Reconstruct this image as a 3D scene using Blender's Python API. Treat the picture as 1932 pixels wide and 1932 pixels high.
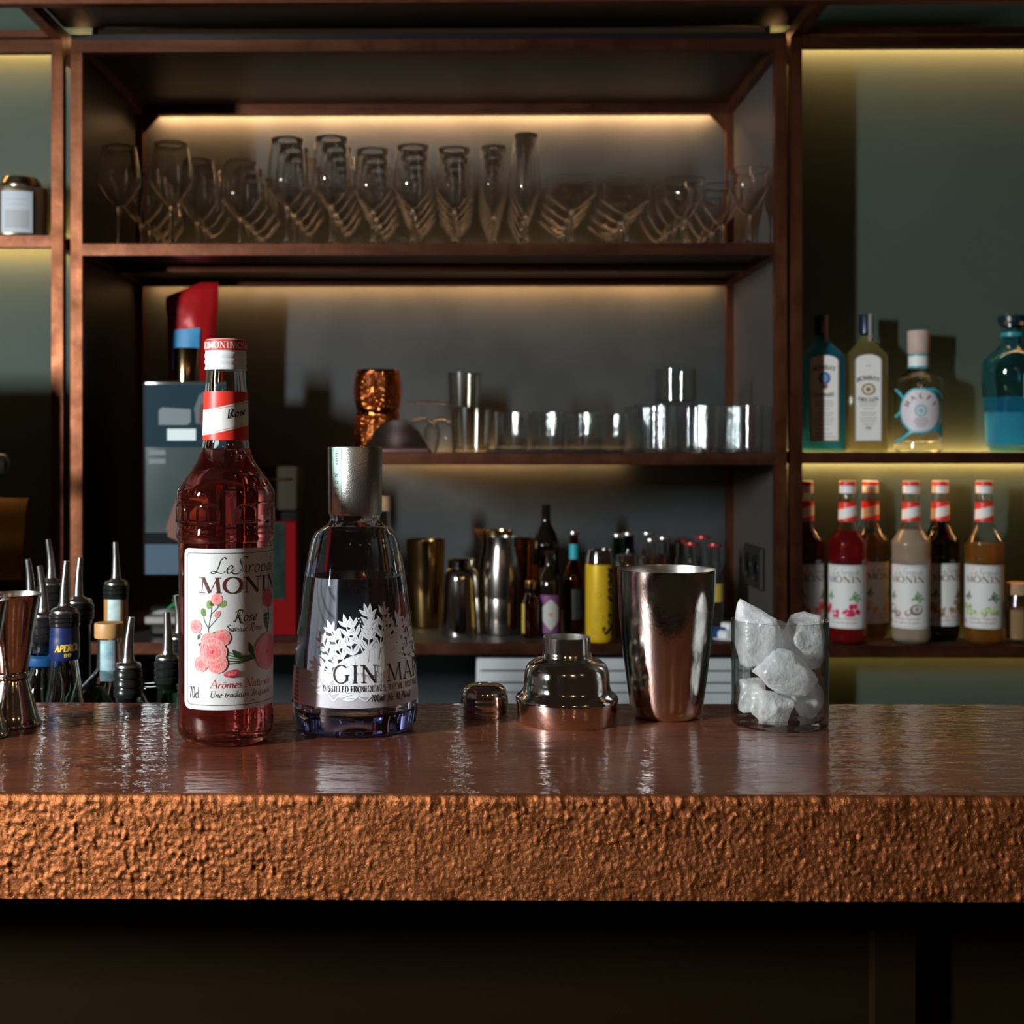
import bpy, math, random
from mathutils import Vector, Matrix, noise

scene = bpy.context.scene
for o in list(bpy.data.objects):
    bpy.data.objects.remove(o)
COL = scene.collection
R = math.radians
PI = math.pi
random.seed(7)

# ------------------------------------------------------------------ camera, world, light, exposure
CZ = 1.277                       # eye height; the counter top is at 1.05
F, PX, HY = 2500.0, 857.0, 845.0  # focal length in pixels of the 1932 frame, principal column, horizon row
YAW = R(0.6)
cam = bpy.data.cameras.new('camera')
cam.sensor_width = 36.0
cam.lens = F / 1932 * 36.0
cam.shift_x = (966 - PX) / 1932
cam.shift_y = -(966 - HY) / 1932
cam.clip_start = 0.05
cam.dof.use_dof = True
cam.dof.focus_distance = 1.05
cam.dof.aperture_fstop = 11.0
camo = bpy.data.objects.new('camera', cam)
COL.objects.link(camo)
camo.location = (0, 0, CZ)
camo.rotation_euler = (PI / 2, 0, YAW)
scene.camera = camo

vs = scene.view_settings
vs.view_transform = 'Standard'
vs.look = 'None'
vs.gamma = 1
vs.use_curve_mapping = False
vs.exposure = 0.0
scene.cycles.use_denoising = True
scene.cycles.max_bounces = 44
scene.cycles.transmission_bounces = 42
scene.cycles.glossy_bounces = 6
scene.cycles.transparent_max_bounces = 96
scene.cycles.sample_clamp_indirect = 4.0
scene.cycles.blur_glossy = 0.5

w = bpy.data.worlds.new('world')
scene.world = w
w.use_nodes = True
w.node_tree.nodes['Background'].inputs[0].default_value = (1.0, 0.66, 0.40, 1)
w.node_tree.nodes['Background'].inputs[1].default_value = 0.016


def area_light(name, loc, target, sx, sy, power, color, spread=180):
    l = bpy.data.lights.new(name, 'AREA')
    l.shape = 'RECTANGLE'
    l.size, l.size_y = sx, sy
    l.energy = power
    l.color = color
    l.spread = R(spread)
    o = bpy.data.objects.new(name, l)
    COL.objects.link(o)
    o.location = loc
    d = Vector(target) - Vector(loc)
    o.rotation_euler = d.to_track_quat('-Z', 'Y').to_euler()
    return o


KEY = area_light('studio_strip_light', (-1.80, -0.05, CZ + 0.41), (0.1, 1.6, CZ - 0.0), 0.12, 0.42, 86, (0.93, 0.98, 1.0))
for lx, ly, lz, pw in ((0.45, -0.5, 0.75, 2.0), (-0.35, -0.7, 0.9, 1.2), (1.2, -0.2, 0.8, 1.0)):
    l = bpy.data.lights.new('pendant_bulb', 'POINT')
    l.energy = pw
    l.color = (1.0, 0.62, 0.33)
    l.shadow_soft_size = 0.04
    o = bpy.data.objects.new('pendant_bulb', l)
    COL.objects.link(o)
    o.location = (lx, ly, CZ + lz)


# ------------------------------------------------------------------ helpers
def at(px, py, Y):
    """point of the place seen at that pixel of the photograph, at depth Y"""
    t = (px - PX) / F
    X = Y * (t * math.cos(YAW) - math.sin(YAW)) / (math.cos(YAW) + t * math.sin(YAW))
    dep = -X * math.sin(YAW) + Y * math.cos(YAW)
    return Vector((X, Y, CZ + (HY - py) / F * dep))


def m_per_px(Y):
    return Y / F


class MB:
    def __init__(s):
        s.v = []
        s.f = []
        s.m = []

    def add(s, vs_, fs, mi=0):
        n = len(s.v)
        s.v += [tuple(p) for p in vs_]
        for f in fs:
            s.f.append(tuple(i + n for i in f))
            s.m.append(mi)
        return s

    def box(s, x0, x1, y0, y1, z0, z1, mi=0, M=None):
        vs_ = [Vector((x, y, z)) for z in (z0, z1) for y in (y0, y1) for x in (x0, x1)]
        if M is not None:
            vs_ = [M @ p for p in vs_]
        return s.add(vs_, [(0, 2, 3, 1), (4, 5, 7, 6), (0, 1, 5, 4), (2, 6, 7, 3), (0, 4, 6, 2), (1, 3, 7, 5)], mi)

    def rbox(s, x0, x1, y0, y1, z0, z1, r=0.003, n=3, mi=0):
        """box with rounded vertical edges and chamfered top and bottom"""
        def ring(z, ins):
            pts = []
            rr = max(r - ins, 1e-4)
            for cx, cy, a0 in ((x1 - r, y1 - r, 0), (x0 + r, y1 - r, 90), (x0 + r, y0 + r, 180), (x1 - r, y0 + r, 270)):
                for i in range(n + 1):
                    a = R(a0 + 90 * i / n)
                    pts.append((cx + rr * math.cos(a), cy + rr * math.sin(a), z))
            return pts
        c = r * 0.6
        rings = [ring(z0, c), ring(z0 + c, 0), ring(z1 - c, 0), ring(z1, c)]
        m = len(rings[0])
        vs_ = [p for q in rings for p in q]
        fs = []
        for k in range(3):
            for i in range(m):
                j = (i + 1) % m
                fs.append((k * m + i, k * m + j, (k + 1) * m + j, (k + 1) * m + i))
        fs.append(tuple(range(m - 1, -1, -1)))
        fs.append(tuple(3 * m + i for i in range(m)))
        return s.add(vs_, fs, mi)

    def lathe(s, prof, seg=32, c=(0, 0, 0), mi=0, M=None, sq=0.0, cap=False):
        """prof: (radius, z); radius 0 closes. sq flattens the ring towards a rounded square"""
        vs_, rows = [], []
        for r, z in prof:
            if r <= 1e-6:
                rows.append([len(vs_)])
                vs_.append(Vector((c[0], c[1], c[2] + z)))
            else:
                row = []
                for i in range(seg):
                    a = 2 * PI * i / seg
                    k = 1.0
                    if sq:
                        k = 1 + sq * (1 / max(abs(math.cos(a)), abs(math.sin(a))) - 1)
                    row.append(len(vs_))
                    vs_.append(Vector((c[0] + r * k * math.cos(a), c[1] + r * k * math.sin(a), c[2] + z)))
                rows.append(row)
        fs = []
        for a, b in zip(rows, rows[1:]):
            if len(a) == 1 and len(b) == 1:
                continue
            for i in range(seg):
                j = (i + 1) % seg
                if len(a) == 1:
                    fs.append((a[0], b[j], b[i]))
                elif len(b) == 1:
                    fs.append((a[i], a[j], b[0]))
                else:
                    fs.append((a[i], a[j], b[j], b[i]))
        if cap:
            if len(rows[0]) > 1:
                fs.append(tuple(reversed(rows[0])))
            if len(rows[-1]) > 1:
                fs.append(tuple(rows[-1]))
        if M is not None:
            vs_ = [M @ p for p in vs_]
        return s.add(vs_, fs, mi)

    def tube(s, pts, rad, seg=10, mi=0, cap=True):
        pts = [Vector(p) for p in pts]
        rads = rad if isinstance(rad, (list, tuple)) else [rad] * len(pts)
        vs_, fs = [], []
        up = Vector((0, 0, 1))
        d0 = (pts[1] - pts[0]).normalized()
        if abs(d0.dot(up)) > 0.9:
            up = Vector((1, 0, 0))
        u = d0.cross(up).normalized()
        for k, p in enumerate(pts):
            d = (pts[min(k + 1, len(pts) - 1)] - pts[max(k - 1, 0)]).normalized()
            u = (u - d * u.dot(d)).normalized()
            v = d.cross(u)
            for i in range(seg):
                a = 2 * PI * i / seg
                vs_.append(p + (u * math.cos(a) + v * math.sin(a)) * rads[k])
        for k in range(len(pts) - 1):
            for i in range(seg):
                j = (i + 1) % seg
                fs.append((k * seg + i, k * seg + j, (k + 1) * seg + j, (k + 1) * seg + i))
        if cap:
            fs.append(tuple(reversed(range(seg))))
            fs.append(tuple((len(pts) - 1) * seg + i for i in range(seg)))
        return s.add(vs_, fs, mi)

    def build(s, name, mats, parent=None, smooth=35, loc=None):
        me = bpy.data.meshes.new(name)
        me.from_pydata(s.v, [], s.f)
        for m in (mats if isinstance(mats, (list, tuple)) else [mats]):
            me.materials.append(m)
        me.polygons.foreach_set('material_index', s.m)
        if smooth:
            me.polygons.foreach_set('use_smooth', [True] * len(me.polygons))
            me.update()
            me.set_sharp_from_angle(angle=R(smooth))
        me.update()
        o = bpy.data.objects.new(name, me)
        COL.objects.link(o)
        if parent is not None:
            o.parent = parent
        if loc is not None:
            o.location = loc
        return o


def tag(o, label=None, cat=None, group=None, kind=None):
    if label:
        o['label'] = label
    if cat:
        o['category'] = cat
    if group:
        o['group'] = group
    if kind:
        o['kind'] = kind
    return o


def thing(name, label, cat, loc, rz=0.0, group=None):
    o = bpy.data.objects.new(name, None)
    o.empty_display_size = 0.02
    COL.objects.link(o)
    o.location = loc
    o.rotation_euler = (0, 0, rz)
    return tag(o, label, cat, group)


def face_cam(loc):
    return math.atan2(-loc[0], loc[1])


def copy_tree(o, parent=None):
    c = o.copy()
    COL.objects.link(c)
    c.parent = parent
    for ch in list(o.children):
        copy_tree(ch, c)
    return c


def place(o, loc, rz=None, label=None, group=None, scale=None):
    o.location = loc
    if rz is not None:
        o.rotation_euler = (0, 0, rz)
    if label:
        o['label'] = label
    if group:
        o['group'] = group
    if scale:
        o.scale = scale
    return o


# ------------------------------------------------------------------ materials
_mats = {}


def mat(name, color=(0.5, 0.5, 0.5), metal=0.0, rough=0.5, trans=0.0, ior=1.45, emit=None, es=1.0, coat=0.0,
        coat_rough=0.05, spec=0.5, bump=None, vary=None, sub=0.0, rvary=None):
    """bump=(scale, strength, detail[, stretch xyz]); vary=(color2, scale[, stretch]); rvary=(lo, hi, scale)"""
    if name in _mats:
        return _mats[name]
    m = bpy.data.materials.new(name)
    m.use_nodes = True
    nt = m.node_tree
    b = nt.nodes['Principled BSDF']
    b.inputs['Base Color'].default_value = (*color, 1)
    b.inputs['Metallic'].default_value = metal
    b.inputs['Roughness'].default_value = rough
    b.inputs['Transmission Weight'].default_value = trans
    b.inputs['IOR'].default_value = ior
    b.inputs['Coat Weight'].default_value = coat
    b.inputs['Coat Roughness'].default_value = coat_rough
    b.inputs['Specular IOR Level'].default_value = spec
    b.inputs['Subsurface Weight'].default_value = sub
    if emit:
        b.inputs['Emission Color'].default_value = (*emit, 1)
        b.inputs['Emission Strength'].default_value = es
    N = nt.nodes.new
    L = nt.links.new
    tc = N('ShaderNodeTexCoord')

    def noise_node(scale, detail=4, stretch=None, rgh=0.55):
        mp = N('ShaderNodeMapping')
        L(tc.outputs['Object'], mp.inputs[0])
        if stretch:
            mp.inputs['Scale'].default_value = stretch
        n = N('ShaderNodeTexNoise')
        n.inputs['Scale'].default_value = scale
        n.inputs['Detail'].default_value = detail
        n.inputs['Roughness'].default_value = rgh
        L(mp.outputs[0], n.inputs['Vector'])
        return n
    if vary:
        n = noise_node(vary[1], 5, vary[2] if len(vary) > 2 else None)
        cr = N('ShaderNodeValToRGB')
        cr.color_ramp.elements[0].position = 0.35
        cr.color_ramp.elements[1].position = 0.68
        cr.color_ramp.elements[0].color = (*color, 1)
        cr.color_ramp.elements[1].color = (*vary[0], 1)
        L(n.outputs['Fac'], cr.inputs[0])
        L(cr.outputs[0], b.inputs['Base Color'])
    if rvary:
        n = noise_node(rvary[2], 4, rvary[3] if len(rvary) > 3 else None)
        mr = N('ShaderNodeMapRange')
        mr.inputs[1].default_value = 0.35
        mr.inputs[2].default_value = 0.65
        mr.inputs[3].default_value = rvary[0]
        mr.inputs[4].default_value = rvary[1]
        L(n.outputs['Fac'], mr.inputs[0])
        L(mr.outputs[0], b.inputs['Roughness'])
    if bump:
        n = noise_node(bump[0], bump[2], bump[3] if len(bump) > 3 else None, 0.6)
        bp = N('ShaderNodeBump')
        bp.inputs['Strength'].default_value = bump[1]
        bp.inputs['Distance'].default_value = bump[4] if len(bump) > 4 else 0.002
        L(n.outputs['Fac'], bp.inputs['Height'])
        L(bp.outputs[0], b.inputs['Normal'])
        if coat:
            L(bp.outputs[0], b.inputs['Coat Normal'])
    _mats[name] = m
    return m


def absorb(m, color, density):
    nt = m.node_tree
    v = nt.nodes.new('ShaderNodeVolumeAbsorption')
    v.inputs['Color'].default_value = (*color, 1)
    v.inputs['Density'].default_value = density
    out = [n for n in nt.nodes if n.type == 'OUTPUT_MATERIAL'][0]
    nt.links.new(v.outputs[0], out.inputs['Volume'])


def glass_mat(name, color=(1, 1, 1), rough=0.0, ior=1.47, bump=None):
    return mat(name, color, 0, rough, 1.0, ior, bump=bump)


def liquid_mat(name, color, density, cloud=0.0, ior=1.36):
    """refracting liquid whose depth absorbs light; cloud adds some milkiness"""
    if name in _mats:
        return _mats[name]
    m = bpy.data.materials.new(name)
    m.use_nodes = True
    nt = m.node_tree
    nt.nodes.clear()
    out = nt.nodes.new('ShaderNodeOutputMaterial')
    g = nt.nodes.new('ShaderNodeBsdfGlass')
    g.inputs['Color'].default_value = (1, 1, 1, 1)
    g.inputs['IOR'].default_value = ior
    g.inputs['Roughness'].default_value = 0.0
    if cloud > 0:
        d = nt.nodes.new('ShaderNodeBsdfDiffuse')
        d.inputs['Color'].default_value = (*color, 1)
        t = nt.nodes.new('ShaderNodeBsdfTranslucent')
        t.inputs['Color'].default_value = (*color, 1)
        a = nt.nodes.new('ShaderNodeMixShader')
        nt.links.new(d.outputs[0], a.inputs[1])
        nt.links.new(t.outputs[0], a.inputs[2])
        x = nt.nodes.new('ShaderNodeMixShader')
        x.inputs[0].default_value = cloud
        nt.links.new(g.outputs[0], x.inputs[1])
        nt.links.new(a.outputs[0], x.inputs[2])
        nt.links.new(x.outputs[0], out.inputs['Surface'])
    else:
        nt.links.new(g.outputs[0], out.inputs['Surface'])
    if density:
        absorb(m, color, density)
    _mats[name] = m
    return m


# metals
COPPER_TUBE = mat('copper_tube', (0.075, 0.025, 0.012), 0.9, 0.4, vary=((0.19, 0.068, 0.030), 14, (1, 1, 0.12)), bump=(40, 0.25, 4), rvary=(0.40, 0.55, 20))
COPPER_RAIL = mat('copper_rail', (0.055, 0.019, 0.010), 0.9, 0.4, vary=((0.15, 0.056, 0.028), 14, (0.10, 1, 1)), bump=(40, 0.25, 4), rvary=(0.40, 0.55, 20))
STEEL = mat('polished_steel', (0.80, 0.77, 0.73), 1.0, 0.05, bump=(260, 0.03, 3), rvary=(0.03, 0.17, 60, (1, 1, 0.15)))
STEEL_IN = mat('brushed_steel', (0.62, 0.60, 0.56), 1.0, 0.28)
CHROME = mat('chrome', (0.75, 0.74, 0.72), 1.0, 0.08)
SPOUT = mat('spout_steel', (0.55, 0.55, 0.53), 1.0, 0.25)
GOLD = mat('gold_metal', (0.62, 0.40, 0.15), 1.0, 0.16)
BRASS = mat('aged_tin', (0.36, 0.29, 0.19), 0.9, 0.33)
BLACK_PLASTIC = mat('black_plastic', (0.012, 0.012, 0.012), 0, 0.22)
BLACK_MATTE = mat('black_matte', (0.012, 0.011, 0.010), 0, 0.6)
WHITE_PAINT = mat('white_paint', (0.72, 0.74, 0.76), 0, 0.4)
PAPER = mat('label_paper', (0.66, 0.66, 0.645), 0, 0.55, bump=(1600, 0.12, 2))
PAPER2 = mat('plain_label_paper', (0.78, 0.76, 0.72), 0, 0.55)
INK = mat('black_ink', (0.015, 0.013, 0.012), 0, 0.5)
INK_BROWN = mat('brown_ink', (0.085, 0.022, 0.012), 0, 0.5)
INK_RED = mat('red_ink', (0.42, 0.03, 0.03), 0, 0.5)
GREY_INK = mat('grey_ink', (0.3, 0.29, 0.27), 0, 0.5)
RED = mat('red_print', (0.75, 0.035, 0.02), 0, 0.4)
GLASS = glass_mat('clear_glass', (0.97, 0.985, 0.98))
GLASS_WET = glass_mat('wet_glass', (0.97, 0.98, 0.97), bump=(240, 0.35, 3))


def thin_mat(name, color=(0.985, 0.99, 0.988), base=0.02, rough=0.0, edge=0.85):
    """thin clear glass: passes straight through, reflects by Fresnel"""
    m = bpy.data.materials.new(name)
    m.use_nodes = True
    nt = m.node_tree
    nt.nodes.clear()
    N, L = nt.nodes.new, nt.links.new
    out, tr, gl, mx, fr = N('ShaderNodeOutputMaterial'), N('ShaderNodeBsdfTransparent'), N('ShaderNodeBsdfGlossy'), N('ShaderNodeMixShader'), N('ShaderNodeLayerWeight')
    tr.inputs[0].default_value = (*color, 1)
    gl.inputs['Roughness'].default_value = rough
    fr.inputs['Blend'].default_value = 0.5
    pw, ma = N('ShaderNodeMath'), N('ShaderNodeMath')
    pw.operation, ma.operation = 'POWER', 'MULTIPLY_ADD'
    pw.inputs[1].default_value = 2.6
    tm = N('ShaderNodeMix')
    tm.data_type = 'RGBA'
    tm.inputs[6].default_value = (*color, 1)
    tm.inputs[7].default_value = (*[c * edge for c in color], 1)
    L(pw.outputs[0], tm.inputs[0])
    L(tm.outputs[2], tr.inputs[0])
    ma.inputs[1].default_value = 0.85
    ma.inputs[2].default_value = base
    L(fr.outputs['Facing'], pw.inputs[0])
    L(pw.outputs[0], ma.inputs[0])
    L(ma.outputs[0], mx.inputs[0])
    L(tr.outputs[0], mx.inputs[1])
    L(gl.outputs[0], mx.inputs[2])
    L(mx.outputs[0], out.inputs['Surface'])
    return m


GLASS_THIN = thin_mat('thin_glass')
GLASS_BOWL = glass_mat('bowl_glass', (0.995, 0.997, 0.995), 0.0, 1.45)
GLASS_TUMBLER = thin_mat('tumbler_glass', (0.965, 0.98, 0.972), 0.035, 0.0, 0.25)
GLASS_BLUE = glass_mat('pale_blue_glass', (0.96, 0.965, 1.0))
absorb(GLASS_BLUE, (0.26, 0.31, 0.72), 22)
GLASS_GREEN = glass_mat('green_glass', (0.05, 0.32, 0.10))
GLASS_AMBER = glass_mat('amber_glass', (0.55, 0.16, 0.02))
GLASS_TEAL = glass_mat('teal_glass', (0.42, 0.86, 0.98))
GLASS_DARK = glass_mat('dark_glass', (0.03, 0.02, 0.015))
PINK = [mat('rose_pink_%d' % i, c, 0, 0.5) for i, c in enumerate(((0.80, 0.16, 0.17), (0.80, 0.25, 0.24), (0.55, 0.04, 0.06), (0.84, 0.38, 0.35)))]
GREEN = [mat('leaf_green_%d' % i, c, 0, 0.5) for i, c in enumerate(((0.10, 0.20, 0.05), (0.035, 0.07, 0.025), (0.22, 0.32, 0.09)))]
LED = mat('led_glow', (1, 0.8, 0.5), 0, 0.5, emit=(1.0, 0.50, 0.19), es=50)
LED_DIM = mat('led_glow_dim', (1, 0.8, 0.5), 0, 0.5, emit=(1.0, 0.47, 0.12), es=13)
LED_TOP = mat('led_glow_top', (1, 0.8, 0.5), 0, 0.5, emit=(1.0, 0.52, 0.22), es=95)
LED_SIDE = mat('led_glow_side', (1, 0.8, 0.5), 0, 0.5, emit=(1.0, 0.50, 0.19), es=85)
LED_LOW = mat('led_glow_low', (1, 0.8, 0.5), 0, 0.5, emit=(1.0, 0.50, 0.17), es=75)
WOOD_DARK = mat('dark_board', (0.030, 0.022, 0.015), 0, 0.5, bump=(30, 0.1, 4, (0.1, 1, 1)))


# ------------------------------------------------------------------ lettering: pen strokes laid out as flat shapes
# glyph = (advance, [(weight, smooth, points)], [(serif x, serif y)]);  weight 1 thick, 0 thin, 2 broad-nib pen
def _o(cx, cy, rx, ry, a0=0, a1=360, n=14):
    return [(cx + rx * math.cos(R(a0 + (a1 - a0) * i / n)), cy + ry * math.sin(R(a0 + (a1 - a0) * i / n))) for i in range(n + 1)]


G = {
    'A': (.92, [(0, 0, [(.08, 0), (.46, 1)]), (1, 0, [(.44, 1), (.84, 0)]), (0, 0, [(.2, .34), (.7, .34)])], [(.08, 0), (.84, 0)]),
    'B': (.75, [(1, 0, [(.18, 0), (.18, 1)]), (2, 0, _o(.36, .76, .24, .24, 90, -90)), (2, 0, _o(.36, .27, .3, .27, 90, -90)), (0, 0, [(.18, .99), (.38, .99)]), (0, 0, [(.18, .53), (.38, .53)]), (0, 0, [(.18, .01), (.38, .01)])], []),
    'C': (.86, [(2, 0, _o(.48, .5, .4, .5, 48, 312, 18))], [(.76, .84)]),
    'D': (.92, [(1, 0, [(.18, 0), (.18, 1)]), (2, 0, _o(.4, .5, .42, .49, 90, -90, 16)), (0, 0, [(.18, .99), (.42, .99)]), (0, 0, [(.18, .01), (.42, .01)])], []),
    'E': (.72, [(1, 0, [(.18, 0), (.18, 1)]), (0, 0, [(.18, .98), (.6, .98), (.62, .85)]), (0, 0, [(.18, .52), (.52, .52)]), (0, 0, [(.18, .02), (.62, .02), (.66, .16)])], [(.18, 0), (.18, 1)]),
    'F': (.66, [(1, 0, [(.18, 0), (.18, 1)]), (0, 0, [(.18, .98), (.58, .98), (.6, .85)]), (0, 0, [(.18, .52), (.5, .52)])], [(.18, 0)]),
    'G': (.95, [(2, 0, _o(.48, .5, .4, .5, 48, 318, 18)), (1, 0, [(.8, .12), (.8, .44)])], [(.8, .44)]),
    'H': (.92, [(1, 0, [(.18, 0), (.18, 1)]), (1, 0, [(.74, 0), (.74, 1)]), (0, 0, [(.18, .52), (.74, .52)])], [(.18, 0), (.18, 1), (.74, 0), (.74, 1)]),
    'I': (.42, [(1, 0, [(.21, 0), (.21, 1)])], [(.21, 0), (.21, 1)]),
    'K': (.85, [(1, 0, [(.18, 0), (.18, 1)]), (0, 0, [(.72, 1), (.2, .45)]), (1, 0, [(.36, .6), (.76, 0)])], [(.18, 0), (.18, 1), (.76, 0)]),
    'L': (.68, [(1, 0, [(.18, 0), (.18, 1)]), (0, 0, [(.18, .02), (.6, .02), (.64, .18)])], [(.18, 0), (.18, 1)]),
    'M': (1.14, [(0, 0, [(.14, 0), (.2, 1)]), (1, 0, [(.2, 1), (.57, .03)]), (0, 0, [(.57, .03), (.93, 1)]), (1, 0, [(.93, 1), (1.0, 0)])], [(.14, 0), (.16, 1), (.97, 1), (1.0, 0)]),
    'N': (1.0, [(0, 0, [(.17, 0), (.17, 1)]), (1, 0, [(.17, 1), (.83, 0)]), (0, 0, [(.83, 0), (.83, 1)])], [(.17, 0), (.12, 1), (.83, 1)]),
    'O': (1.0, [(2, 0, _o(.5, .5, .42, .5, 0, 360, 26))], []),
    'P': (.74, [(1, 0, [(.18, 0), (.18, 1)]), (2, 0, _o(.36, .74, .28, .25, 90, -90)), (0, 0, [(.18, .99), (.38, .99)]), (0, 0, [(.18, .49), (.38, .49)])], [(.18, 0)]),
    'R': (.85, [(1, 0, [(.18, 0), (.18, 1)]), (2, 0, _o(.36, .75, .26, .24, 90, -90)), (0, 0, [(.18, .99), (.38, .99)]), (0, 0, [(.18, .51), (.38, .51)]), (1, 0, [(.4, .5), (.78, 0)])], [(.18, 0), (.8, 0)]),
    'S': (.66, [(2, 1, [(.54, .82), (.34, .99), (.12, .8), (.3, .56), (.5, .42), (.54, .18), (.3, 0), (.1, .18)])], []),
    'T': (.8, [(1, 0, [(.4, 0), (.4, 1)]), (0, 0, [(.06, .84), (.08, .98), (.72, .98), (.74, .84)])], [(.4, 0)]),
    'U': (.9, [(1, 1, [(.18, 1), (.18, .3), (.3, .03), (.6, .03), (.74, .3)]), (0, 0, [(.74, .28), (.74, 1)])], [(.18, 1), (.74, 1)]),
    'V': (.9, [(1, 0, [(.1, 1), (.46, 0)]), (0, 0, [(.46, 0), (.8, 1)])], [(.1, 1), (.8, 1)]),
    'Y': (.86, [(1, 0, [(.1, 1), (.43, .48), (.43, 0)]), (0, 0, [(.76, 1), (.43, .48)])], [(.1, 1), (.76, 1), (.43, 0)]),
    'Z': (.8, [(0, 0, [(.12, .82), (.14, .98), (.68, .98)]), (1, 0, [(.68, .98), (.12, .02)]), (0, 0, [(.12, .02), (.68, .02), (.7, .2)])], []),
    'a': (.56, [(2, 1, [(.43, .42), (.26, .5), (.08, .28), (.14, .04), (.28, .04), (.43, .26)]), (2, 1, [(.45, .48), (.42, .12), (.48, .0), (.56, .08)])], []),
    'b': (.56, [(2, 0, [(.12, 1), (.12, .03)]), (2, 1, [(.12, .3), (.3, .5), (.48, .28), (.34, .01), (.12, .08)])], []),
    'c': (.47, [(2, 1, [(.42, .4), (.28, .5), (.08, .26), (.2, .01), (.43, .1)])], []),
    'd': (.57, [(2, 1, [(.43, .42), (.26, .5), (.08, .26), (.16, .01), (.32, .06), (.43, .26)]), (2, 1, [(.5, 1.0), (.43, .3), (.43, .06), (.56, .06)])], []),
    'e': (.48, [(2, 1, [(.1, .24), (.36, .3), (.36, .46), (.24, .5), (.08, .28), (.18, .0), (.42, .1)])], []),
    'h': (.58, [(2, 0, [(.12, 1), (.12, 0)]), (2, 1, [(.12, .28), (.3, .5), (.44, .38), (.42, .08), (.54, .04)])], []),
    'i': (.28, [(2, 1, [(.1, .48), (.12, .1), (.26, .04)]), (2, 0, [(.13, .68), (.17, .72)])], []),
    'l': (.28, [(2, 1, [(.14, 1), (.11, .12), (.26, .03)])], []),
    'm': (.86, [(2, 0, [(.1, .48), (.1, 0)]), (2, 1, [(.1, .28), (.26, .5), (.4, .38), (.4, 0)]), (2, 1, [(.4, .28), (.56, .5), (.7, .38), (.7, .06), (.82, .04)])], []),
    'n': (.58, [(2, 0, [(.1, .48), (.1, 0)]), (2, 1, [(.1, .28), (.28, .5), (.42, .38), (.42, .06), (.54, .04)])], []),
    'o': (.54, [(2, 0, _o(.27, .25, .19, .25, 90, 450, 14))], []),
    'p': (.56, [(2, 0, [(.12, .5), (.12, -.36)]), (2, 1, [(.12, .3), (.3, .5), (.48, .28), (.34, .01), (.12, .08)])], []),
    'q': (.56, [(2, 1, [(.43, .42), (.26, .5), (.08, .26), (.16, .01), (.32, .06), (.43, .26)]), (2, 0, [(.45, .48), (.43, -.36)])], []),
    'r': (.42, [(2, 0, [(.1, .48), (.1, 0)]), (2, 1, [(.1, .28), (.22, .46), (.38, .44)])], []),
    's': (.42, [(2, 1, [(.36, .42), (.22, .5), (.1, .38), (.22, .26), (.34, .14), (.22, 0), (.06, .08)])], []),
    't': (.36, [(2, 1, [(.16, .72), (.14, .1), (.22, .0), (.34, .08)]), (0, 0, [(.02, .47), (.32, .47)])], []),
    'u': (.58, [(2, 1, [(.1, .48), (.1, .12), (.22, .0), (.42, .2)]), (2, 1, [(.44, .48), (.42, .1), (.54, .03)])], []),
    'v': (.5, [(2, 0, [(.06, .48), (.22, 0)]), (2, 1, [(.22, 0), (.4, .3), (.38, .48)])], []),
    'w': (.76, [(2, 0, [(.06, .48), (.2, 0)]), (0, 0, [(.2, 0), (.36, .46)]), (2, 0, [(.36, .46), (.48, 0)]), (0, 0, [(.48, 0), (.66, .48)])], []),
    '0': (.62, [(2, 0, _o(.31, .5, .22, .49, 90, 450, 18))], []),
    '1': (.42, [(1, 0, [(.24, 0), (.24, 1)]), (0, 0, [(.1, .82), (.24, 1)])], [(.24, 0)]),
    '2': (.62, [(2, 1, [(.1, .8), (.3, 1), (.5, .78), (.36, .4), (.1, .03)]), (0, 0, [(.1, .03), (.54, .03)])], []),
    '3': (.6, [(2, 1, [(.1, .84), (.3, 1), (.48, .78), (.26, .54)]), (2, 1, [(.26, .54), (.54, .3), (.3, 0), (.08, .14)])], []),
    '4': (.64, [(1, 0, [(.44, 0), (.44, 1)]), (0, 0, [(.44, 1), (.06, .32), (.6, .32)])], []),
    '6': (.62, [(2, 1, [(.48, .95), (.16, .7), (.1, .3), (.3, 0), (.52, .28), (.3, .54), (.12, .34)])], []),
    '7': (.6, [(0, 0, [(.08, .97), (.54, .97)]), (1, 0, [(.52, .97), (.22, 0)])], []),
    '8': (.62, [(2, 0, _o(.31, .76, .18, .23, 0, 360, 14)), (2, 0, _o(.31, .27, .22, .27, 0, 360, 14))], []),
    '9': (.62, [(2, 1, [(.14, .05), (.46, .3), (.52, .7), (.32, 1), (.1, .72), (.32, .46), (.5, .66)])], []),
    ',': (.3, [(2, 0, [(.16, .06), (.08, -.16)])], []),
    '.': (.3, [(1, 0, [(.14, 0), (.14, .1)])], []),
    '%': (.9, [(0, 0, [(.15, 0), (.75, 1)]), (2, 0, _o(.2, .76, .14, .22, 0, 360, 10)), (2, 0, _o(.7, .24, .14, .22, 0, 360, 10))], []),
    ' ': (.36, [], []),
}
G['é'] = (G['e'][0], G['e'][1] + [(1, 0, [(.22, .62), (.34, .78)])], [])
G['ó'] = (G['o'][0], G['o'][1] + [(1, 0, [(.24, .62), (.36, .78)])], [])
G['ô'] = (G['o'][0], G['o'][1] + [(0, 0, [(.12, .62), (.27, .76), (.42, .62)])], [])
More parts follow.
